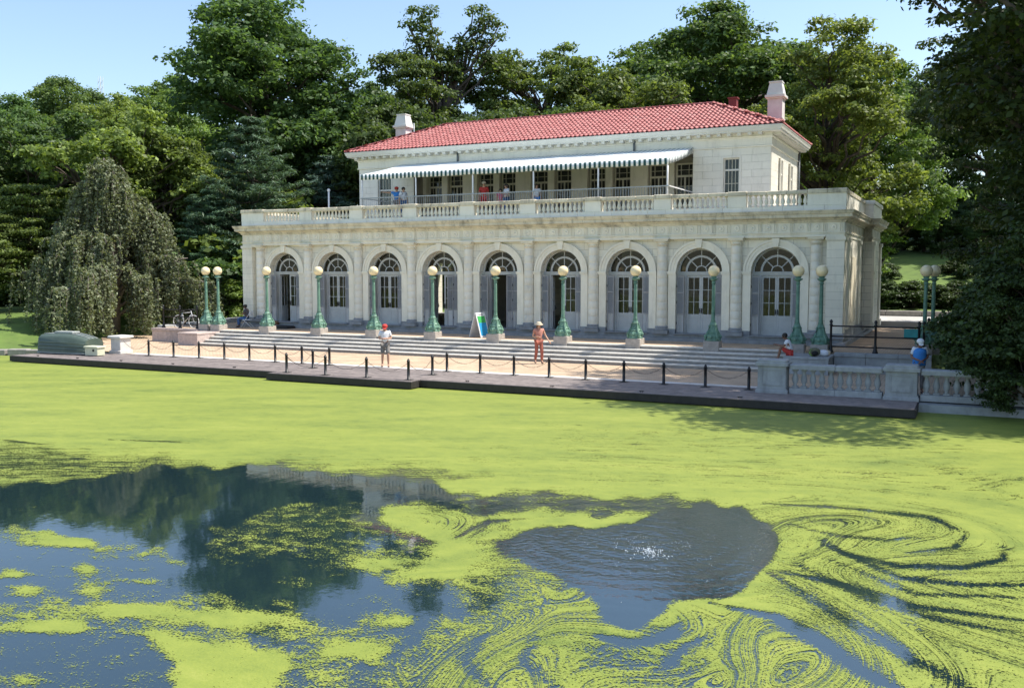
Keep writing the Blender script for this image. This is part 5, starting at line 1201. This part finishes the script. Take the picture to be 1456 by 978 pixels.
tree('dense', 1262, 96, 262, 13.6, 'dark tree shading the top of the sunlit lawn patch', 'broadleaf_tree', .4)
tree('dense', 1345, 98, 250, 13.6, 'dark tree beyond the shaded lamps', 'broadleaf_tree', 2.4)
tree('dense', 1425, 92, 250, 13.6, 'dark tree beyond the path end', 'broadleaf_tree', 4.4)
tree('oak', 1300, 108, 110, 25, 'tall dark tree high on the slope above the sunlit lawn patch', 'broadleaf_tree', 5.4)
tree('oak', 1400, 104, 20, 25, 'tall dark tree behind the spreading tree', 'broadleaf_tree', 3.4)
tree('oak2', 1500, 90, 0, 25, 'tall dark oak at the far bank bend', 'broadleaf_tree', 1.4, m='leaf_dark')
# big spreading tree on the right bank and its bushes
def bank_tree(kind, x, y, s, rz, label, name, cat='tree', sz=1.):
    place_tree(PR[kind], name, label, (x, y, float(height(x, y))-.1), rz, s, cat, None, sz)
bank_tree('big', 40.6, -.8, 1.0, .3, 'great dark spreading tree on the bank overhanging balustrade and water', 'spreading_tree')
bank_tree('big', 39.8, 12.5, .88, 2.1, 'second dark spreading tree behind the bank tree', 'spreading_tree')
bank_tree('big', 47.0, -8.0, .62, 4.1, 'spreading tree further along the bank shading the pond', 'spreading_tree')
bank_tree('bank', 36.9, -8.7, .86, .2, 'dark leafy bush swallowing the end of the balustrade', 'bank_bush', 'bush')
bank_tree('bank', 37.5, -5.2, 1.0, 1.4, 'dark bush behind the balustrade end', 'bank_bush', 'bush')
place_tree(PR['bank'], 'bank_bush', 'dark bush spilling over the balustrade end to the water', (36.0, -10.3, -.75), 5.2, .52, 'bush')
bank_tree('bank', 39.0, -10.8, .85, 2.7, 'dark bush trailing over the pond edge', 'bank_bush', 'bush')
bank_tree('bank', 38.6, 3.0, 1.0, 3.7, 'dark bush beside the shaded railing return', 'bank_bush', 'bush')

# ---------------------------------------------------------------- people
SKIN = mat('skin_light', (.52,.30,.20), .55, .1, 8, bs=0); SKIN_D = mat('skin_brown', (.24,.12,.075), .55, .1, 8, bs=0)
def cloth(name, c, v=.2): return mat(name, c, .85, v, 7, bs=.2)
CL = dict(white=cloth('white_cotton',(.78,.79,.82),.1), khaki=cloth('grey_checked_shorts',(.27,.25,.23),.5), rust=cloth('rust_cotton',(.42,.13,.09),.25), rustlight=cloth('salmon_print',(.60,.27,.21),.35), red=cloth('red_cotton',(.55,.05,.04)), jean=cloth('blue_denim',(.06,.14,.32),.3), plum=cloth('dark_grey_plaid',(.12,.11,.12),.4), blue=cloth('bright_blue',(.05,.25,.66)), tan=cloth('straw_hat',(.62,.52,.38)), pink=cloth('pink_cotton',(.62,.16,.24)), black=cloth('black_cloth',(.02,.02,.022)), olive=cloth('olive_bag',(.17,.17,.10)), green=cloth('lime_strap',(.3,.55,.1)), hair=mat('dark_hair',(.02,.014,.01),.6,.3,20), brown=mat('brown_hair',(.10,.05,.025),.6,.3,20), shoe=cloth('dark_shoe',(.04,.04,.045)))
def skin_obj(name, V, E_, R_, m, parent, sub=1, root=0):
    me = bpy.data.meshes.new(name); me.from_pydata([tuple(v) for v in V], E_, []); o = inst(me, name, parent); me.materials.append(m)
    o.modifiers.new('Skin', 'SKIN'); sv = me.skin_vertices[0].data
    for i, r in enumerate(R_): sv[i].radius = (r, r) if not hasattr(r, '__len__') else r; sv[i].use_root = (i == root)
    s_ = o.modifiers.new('Sub', 'SUBSURF'); s_.levels = sub; s_.render_levels = sub
    o.modifiers['Skin'].use_smooth_shade = True; return o
def person(label, loc, rz, pose, wear, H=1.7, skin=SKIN, hat=None, hair='hair', bag=None, group=None):
    """pose: dict of joints in local metres for a 1.7 m figure facing -y"""
    k = H/1.7; J = dict(pel=(0,0,.95), spi=(0,.0,1.12), che=(0,.0,1.30), nec=(0,0,1.46), hed=(0,-.02,1.58),
        shL=(.17,0,1.40), elL=(.22,.03,1.12), wrL=(.24,-.03,.88), shR=(-.17,0,1.40), elR=(-.22,.03,1.12), wrR=(-.24,-.03,.88),
        hiL=(.09,0,.90), knL=(.10,-.02,.50), anL=(.10,.03,.09), toL=(.11,-.13,.035), hiR=(-.09,0,.90), knR=(-.10,-.02,.50), anR=(-.10,.03,.09), toR=(-.11,-.13,.035))
    J.update(pose); J = {a: np.array(b, float)*k for a, b in J.items()}
    t = thing('person', label, 'person', loc, rz, group); V = []; E_ = []; R_ = []; ix = {}
    def v(nm, p, r, par=None):
        ix[nm] = len(V); V.append(p); R_.append(r*k)
        if par is not None: E_.append((ix[par], ix[nm]))
    v('pel', J['pel'], .125); v('spi', J['spi'], .115, 'pel'); v('che', J['che'], .135, 'spi'); v('nec', J['nec'], .055, 'che')
    hd = J['hed']; up = hd-J['nec']; up = up/np.linalg.norm(up); fw = np.array(pose.get('look', (0,-1,0)), float); fw = fw-up*(fw@up); fw /= np.linalg.norm(fw)
    v('jaw', hd-up*.055*k+fw*.012*k, .068, 'nec'); v('mid', hd+up*.01*k, .088, 'jaw'); v('top', hd+up*.075*k-fw*.01*k, .066, 'mid'); v('nos', hd+fw*.108*k-up*.012*k, .013, 'mid')
    for s_ in 'LR':
        v('sh'+s_, J['sh'+s_], .062, 'che'); v('el'+s_, J['el'+s_], .043, 'sh'+s_); v('wr'+s_, J['wr'+s_], .029, 'el'+s_)
        d = J['wr'+s_]-J['el'+s_]; d /= np.linalg.norm(d); side = np.cross(d, [0,0,1.]) if abs(d[2]) < .8 else np.cross(d, [0,1.,0]); side /= np.linalg.norm(side); nrm = np.cross(side, d)
        pm = J['wr'+s_]+d*.055*k; v('pa'+s_, pm, .032, 'wr'+s_)
        for q, (off, ln) in enumerate(((-.03,.062),(-.010,.072),(.011,.068),(.03,.052))):
            a = pm+(d*.035+side*off)*k; b = a+(d*ln*.55-nrm*.006)*k; c = b+(d*ln*.4-nrm*.022)*k
            v('f%d'%q+s_, a, .010, 'pa'+s_); v('g%d'%q+s_, b, .009, 'f%d'%q+s_); v('h%d'%q+s_, c, .008, 'g%d'%q+s_)
        a = pm+(-side*.04-d*.02)*k; v('t1'+s_, a, .011, 'pa'+s_); v('t2'+s_, a+(-side*.02+d*.035)*k, .010, 't1'+s_)
        v('hi'+s_, J['hi'+s_], .088, 'pel'); v('kn'+s_, J['kn'+s_], .058, 'hi'+s_); v('ca'+s_, J['kn'+s_]*.62+J['an'+s_]*.38+np.array([0,.012,0]), .055, 'kn'+s_); v('an'+s_, J['an'+s_], .038, 'ca'+s_); v('to'+s_, J['to'+s_], .034, 'an'+s_)
    skin_obj('body', V, E_, R_, skin, t, 1)
    lerp = lambda a, b, q: J[a]*(1-q)+J[b]*q
    def garment(nm, chain, m):
        V2 = []; E2 = []; R2 = []; id2 = {}
        for key, p, r, par in chain:
            id2[key] = len(V2); V2.append(p); R2.append((r[0]*k, r[1]*k) if hasattr(r, '__len__') else r*k)
            if par: E2.append((id2[par], id2[key]))
        skin_obj(nm, V2, E2, R2, m, t, 1)
    top, sl, bot, leg = wear['top'], wear.get('sleeve', .75), wear['bottom'], wear.get('leg', 1.0)
    ch = [('che', J['che'], .150, None), ('nk', J['che']*.35+J['nec']*.65, .075, 'che'), ('spi', J['spi'], .138, 'che'), ('pel', J['pel']+np.array([0,0,-.02*k]), .142, 'spi')]
    for s_ in 'LR':
        ch += [('sh'+s_, J['sh'+s_], .078, 'che'), ('sl'+s_, lerp('sh'+s_, 'el'+s_, min(1, sl)), .066 if sl <= 1 else .058, 'sh'+s_)]
        if sl > 1: ch += [('cu'+s_, lerp('el'+s_, 'wr'+s_, sl-1), .045, 'sl'+s_)]
    garment('shirt', ch, CL[top])
    ch = [('pel', J['pel'], .138, None)]
    for s_ in 'LR':
        ch += [('hi'+s_, J['hi'+s_], .103, 'pel')]
        if leg <= 1: ch += [('kn'+s_, lerp('hi'+s_, 'kn'+s_, leg), .085, 'hi'+s_)]
        else: ch += [('kn'+s_, J['kn'+s_], .075, 'hi'+s_), ('an'+s_, lerp('kn'+s_, 'an'+s_, leg-1), .062, 'kn'+s_)]
    garment('trousers', ch, CL[bot])
    for s_ in 'LR':
        a, b = J['an'+s_], J['to'+s_]; skin_obj('shoe', [a+np.array([0,.02,-.045])*k, (a+b)/2+np.array([0,0,-.022])*k, b], [(0,1),(1,2)], [.042*k, .046*k, .042*k], CL['shoe'], t, 1)
    # face, hair, hat
    fr = lambda a, b, c: hd+(np.cross(fw, up)*a+fw*b+up*c)*k
    for s_ in (-1, 1): MB().sphere(fr(s_*.032, .082, .012), .011*k, 8, 6).build('eye', CL['hair'], t); MB().sphere(fr(s_*.088, -.005, .0), .022*k, 8, 6, (.5,1,1.3)).build('ear', skin, t)
    MB().sphere(fr(0, .088, -.048), .018*k, 8, 5, (1.3,.5,.4)).build('mouth', CL['rust'], t)
    if hair:
        mb = MB().sphere((0,0,0), .103*k, 14, 10); mb.v = [tuple(fr(x/k, y/k-.022, z/k+.028)) for x, y, z in mb.v]; mb.build('hair', CL[hair], t)
        if wear.get('long'): mb = MB().tube([fr(0,-.07,.03), fr(0,-.105,-.06), fr(0,-.11,-.17), fr(0,-.09,-.25)], [.085*k,.085*k,.07*k,.03*k], 10); mb.build('long_hair', CL[hair], t)
    if hat:
        kind, hm = hat; pr = [(.112,.03),(.110,.075),(.085,.115),(.03,.133)] if kind == 'cap' else [(.175,.035),(.175,.042),(.115,.055),(.108,.11),(.07,.135),(.02,.138)]
        mb = MB().lathe(pr, 16); mb.v = [tuple(fr(x, y-.012, z)) for x, y, z in mb.v]; o = mb.build('hat', CL[hm], t)
        if kind == 'cap':
            mb = MB().add([(-.075,.08,.035),(.075,.08,.035),(.06,.165,.025),(0,.19,.022),(-.06,.165,.025),(-.075,.08,.043),(.075,.08,.043),(.06,.165,.033),(0,.19,.03),(-.06,.165,.033)], [(4,3,2,1,0),(5,6,7,8,9),(0,1,6,5),(1,2,7,6),(2,3,8,7),(3,4,9,8),(4,0,5,9)]); mb.v = [tuple(fr(*p)) for p in mb.v]; mb.build('visor', CL[hm], o)
    if bag:
        b_ = bag; mb = MB().cbox(-.14*k, .14*k, .13*k, .27*k, 1.05*k, 1.42*k, .04*k); mb.build('backpack', CL[b_], t)
        for s_ in (-1, 1): MB().tube([(s_*.10*k,.14*k,1.40*k),(s_*.11*k,.02*k,1.475*k),(s_*.11*k,-.14*k,1.36*k),(s_*.12*k,-.02*k,1.12*k),(s_*.12*k,.14*k,1.1*k)], .016*k, 6).build('strap', CL[b_], t)
    return t, J
def face_cam(x, y): return math.atan2(CAM[0]-x, -(CAM[1]-y))   # rotation that makes -y look at the camera
ARMS_PHONE = dict(elL=(.24,-.02,1.13), wrL=(.06,-.24,1.16), elR=(-.24,-.02,1.13), wrR=(-.06,-.24,1.15))
p = atz(554, 521, -.7)
person('man in red cap, white tee and grey shorts looking at his hands on the dock', (p[0], p[1]-.3, -.697), .55, dict(ARMS_PHONE, hed=(0,-.05,1.57), look=(0,-1,-.5), knL=(.12,-.10,.50), anL=(.13,-.02,.09), toL=(.15,-.18,.035), knR=(-.10,.0,.5), anR=(-.12,.16,.10), toR=(-.14,.02,.03)), dict(top='white', bottom='khaki', leg=.95, sleeve=.7), 1.66, hat=('cap', 'red'), hair='brown')
p = atz(766, 517, -.7)
person('woman in sun hat and rust red outfit walking below the steps', (p[0], p[1], -.7), .75, dict(elL=(.27,-.06,1.14), wrL=(.36,-.22,.95), elR=(-.24,.05,1.12), wrR=(-.10,-.16,1.12), knL=(.09,-.14,.51), anL=(.10,-.10,.10), toL=(.11,-.27,.05), knR=(-.09,.03,.49), anR=(-.09,.2,.12), toR=(-.10,.06,.035)), dict(top='rustlight', bottom='rust', leg=1.92, sleeve=.5, long=True), 1.66, hat=('sun', 'tan'), hair='brown')
SIT = dict(pel=(0,0,.50), spi=(0,.02,.68), che=(0,.0,.86), nec=(0,-.02,1.02), hed=(0,-.06,1.13), shL=(.17,0,.96), shR=(-.17,0,.96), hiL=(.1,-.03,.48), hiR=(-.1,-.03,.48), knL=(.14,-.42,.50), knR=(-.14,-.42,.50), anL=(.14,-.40,.09), anR=(-.15,-.46,.09), toL=(.15,-.55,.035), toR=(-.16,-.61,.035), elL=(.24,-.10,.72), wrL=(.10,-.28,.74), elR=(-.24,-.08,.72), wrR=(-.08,-.30,.82))
SM = (-.22, -.95)
ch = thing('folding_chair', 'white folding chair under the seated man by the end wall', 'chair', (SM[0]+.05, SM[1], 0), -1.2)
MB().cbox(-.21,.21,-.2,.2,.40,.43,.01).build('seat', M['white_plastic'], ch); MB().cbox(-.21,.21,.22,.25,.62,.84,.01).build('backrest', M['white_plastic'], ch)
for s_ in (-.2, .2):
    MB().tube([(s_,-.28,.0),(s_,.24,.84)], .015, 6).build('leg', M['white_plastic'], ch); MB().tube([(s_*.9,.30,.0),(s_*.9,-.16,.42)], .015, 6).build('leg', M['white_plastic'], ch)
person('man in dark shirt and blue jeans sitting on the white folding chair', (SM[0], SM[1], 0), -1.2, SIT, dict(top='plum', bottom='jean', leg=1.95, sleeve=.7), 1.66, skin=SKIN_D)
# boy seated on the cheek block, turned to the steps
SB = dict(pel=(0,0,.12), spi=(0,-.05,.29), che=(0,-.12,.46), nec=(0,-.17,.60), hed=(0,-.23,.71), look=(0,-1,-.35), shL=(.16,-.12,.55), shR=(-.16,-.12,.55), hiL=(.1,-.03,.10), hiR=(-.1,-.03,.10), knL=(.13,-.36,.30), knR=(-.13,-.38,.28), anL=(.12,-.44,-.10), anR=(-.14,-.47,-.12), toL=(.13,-.58,-.16), toR=(-.15,-.61,-.18), elL=(.22,-.25,.34), wrL=(.10,-.48,.40), elR=(-.22,-.25,.34), wrR=(-.08,-.50,.38))
p_ = (28.72, -4.45)
person('seated youth in white tee with red shorts leaning forward on the shaded block', (p_[0], p_[1], -.07), -1.45, SB, dict(top='white', bottom='red', leg=.9, sleeve=.7), 1.66, skin=SKIN_D)
t = thing('backpack', 'olive and black backpack lying behind the seated youth', 'bag', (29.55, -4.45, -.07), .3)
MB().sphere((0,0,.16), .2, 12, 8, (1.1,.75,.8)).build('body', CL['olive'], t); MB().sphere((.0,-.14,.13), .11, 10, 6, (1.1,.6,.8)).build('pocket', CL['black'], t); MB().tube([(-.12,-.12,.28),(-.2,-.2,.14),(-.12,-.2,.02)], .018, 6).build('strap', CL['green'], t)
t = thing('cloth_bundle', 'pale blue and tan cloth bundle resting beside the olive backpack', 'bundle', (29.85, -4.3, -.07), .1)
MB().sphere((0,0,.12), .17, 12, 8, (1.2,.8,.7)).build('cloth', CL['white'], t); MB().sphere((.14,.02,.13), .12, 10, 6, (1,.8,.9)).build('hat', CL['tan'], t)
p = (33.22, -8.7)
tv, _ = person('man in white cap and bright blue vest standing behind the balustrade', (p[0], p[1], -.7), .25, dict(ARMS_PHONE, wrL=(.02,-.24,1.02), wrR=(-.04,-.26,1.04), hed=(0,-.06,1.57), look=(0,-1,-.5)), dict(top='white', bottom='khaki', leg=1.9, sleeve=.75), 1.66, hat=('cap', 'white'), skin=SKIN_D)
mb = MB().lathe([(.185,.86),(.195,.92),(.192,1.05),(.205,1.2),(.205,1.28),(.165,1.35),(.10,1.385)], 20); mb.v = [(x_, y_*.93-.012, z_) for x_, y_, z_ in mb.v]; mb.build('vest', CL['blue'], tv)
# people on the roof deck behind the railing
def deck(u, y, label, rz, pose, wear, H, **kw):
    q = aty(u, 270, y); person(label, (q[0], y, 5.695), rz, pose, wear, H, group=None, **kw)
POINT = dict(elR=(-.42,-.05,1.40), wrR=(-.66,-.10,1.42))
deck(564, 1.75, 'person in red cap and blue top pointing from the roof deck', .3, POINT, dict(top='blue', bottom='khaki', leg=.9, sleeve=.6), 1.66, hat=('cap', 'red'))
deck(573.5, 1.65, 'person in white shirt with black backpack on the roof deck', .9, {}, dict(top='white', bottom='jean', leg=1.9, sleeve=.7), 1.62, bag='black')
deck(688, 1.75, 'person in red shirt and tan cap at the deck railing', .4, {}, dict(top='red', bottom='red', leg=1.9, sleeve=.8), 1.72, hat=('cap', 'tan'))
deck(711.5, 1.65, 'child in pink leaning at the deck railing', .5, {}, dict(top='pink', bottom='pink', leg=.9, sleeve=.6), 1.32)
deck(720, 1.7, 'dark haired woman in white beside the child on the deck', -.5, ARMS_PHONE, dict(top='white', bottom='jean', leg=1.9, sleeve=.6, long=True), 1.55)
deck(763, 1.8, 'person in pale blue standing next to an awning pole', .6, {}, dict(top='white', bottom='blue', leg=1.9, sleeve=.6), 1.5)
for nm, m_ in CL.items(): pass
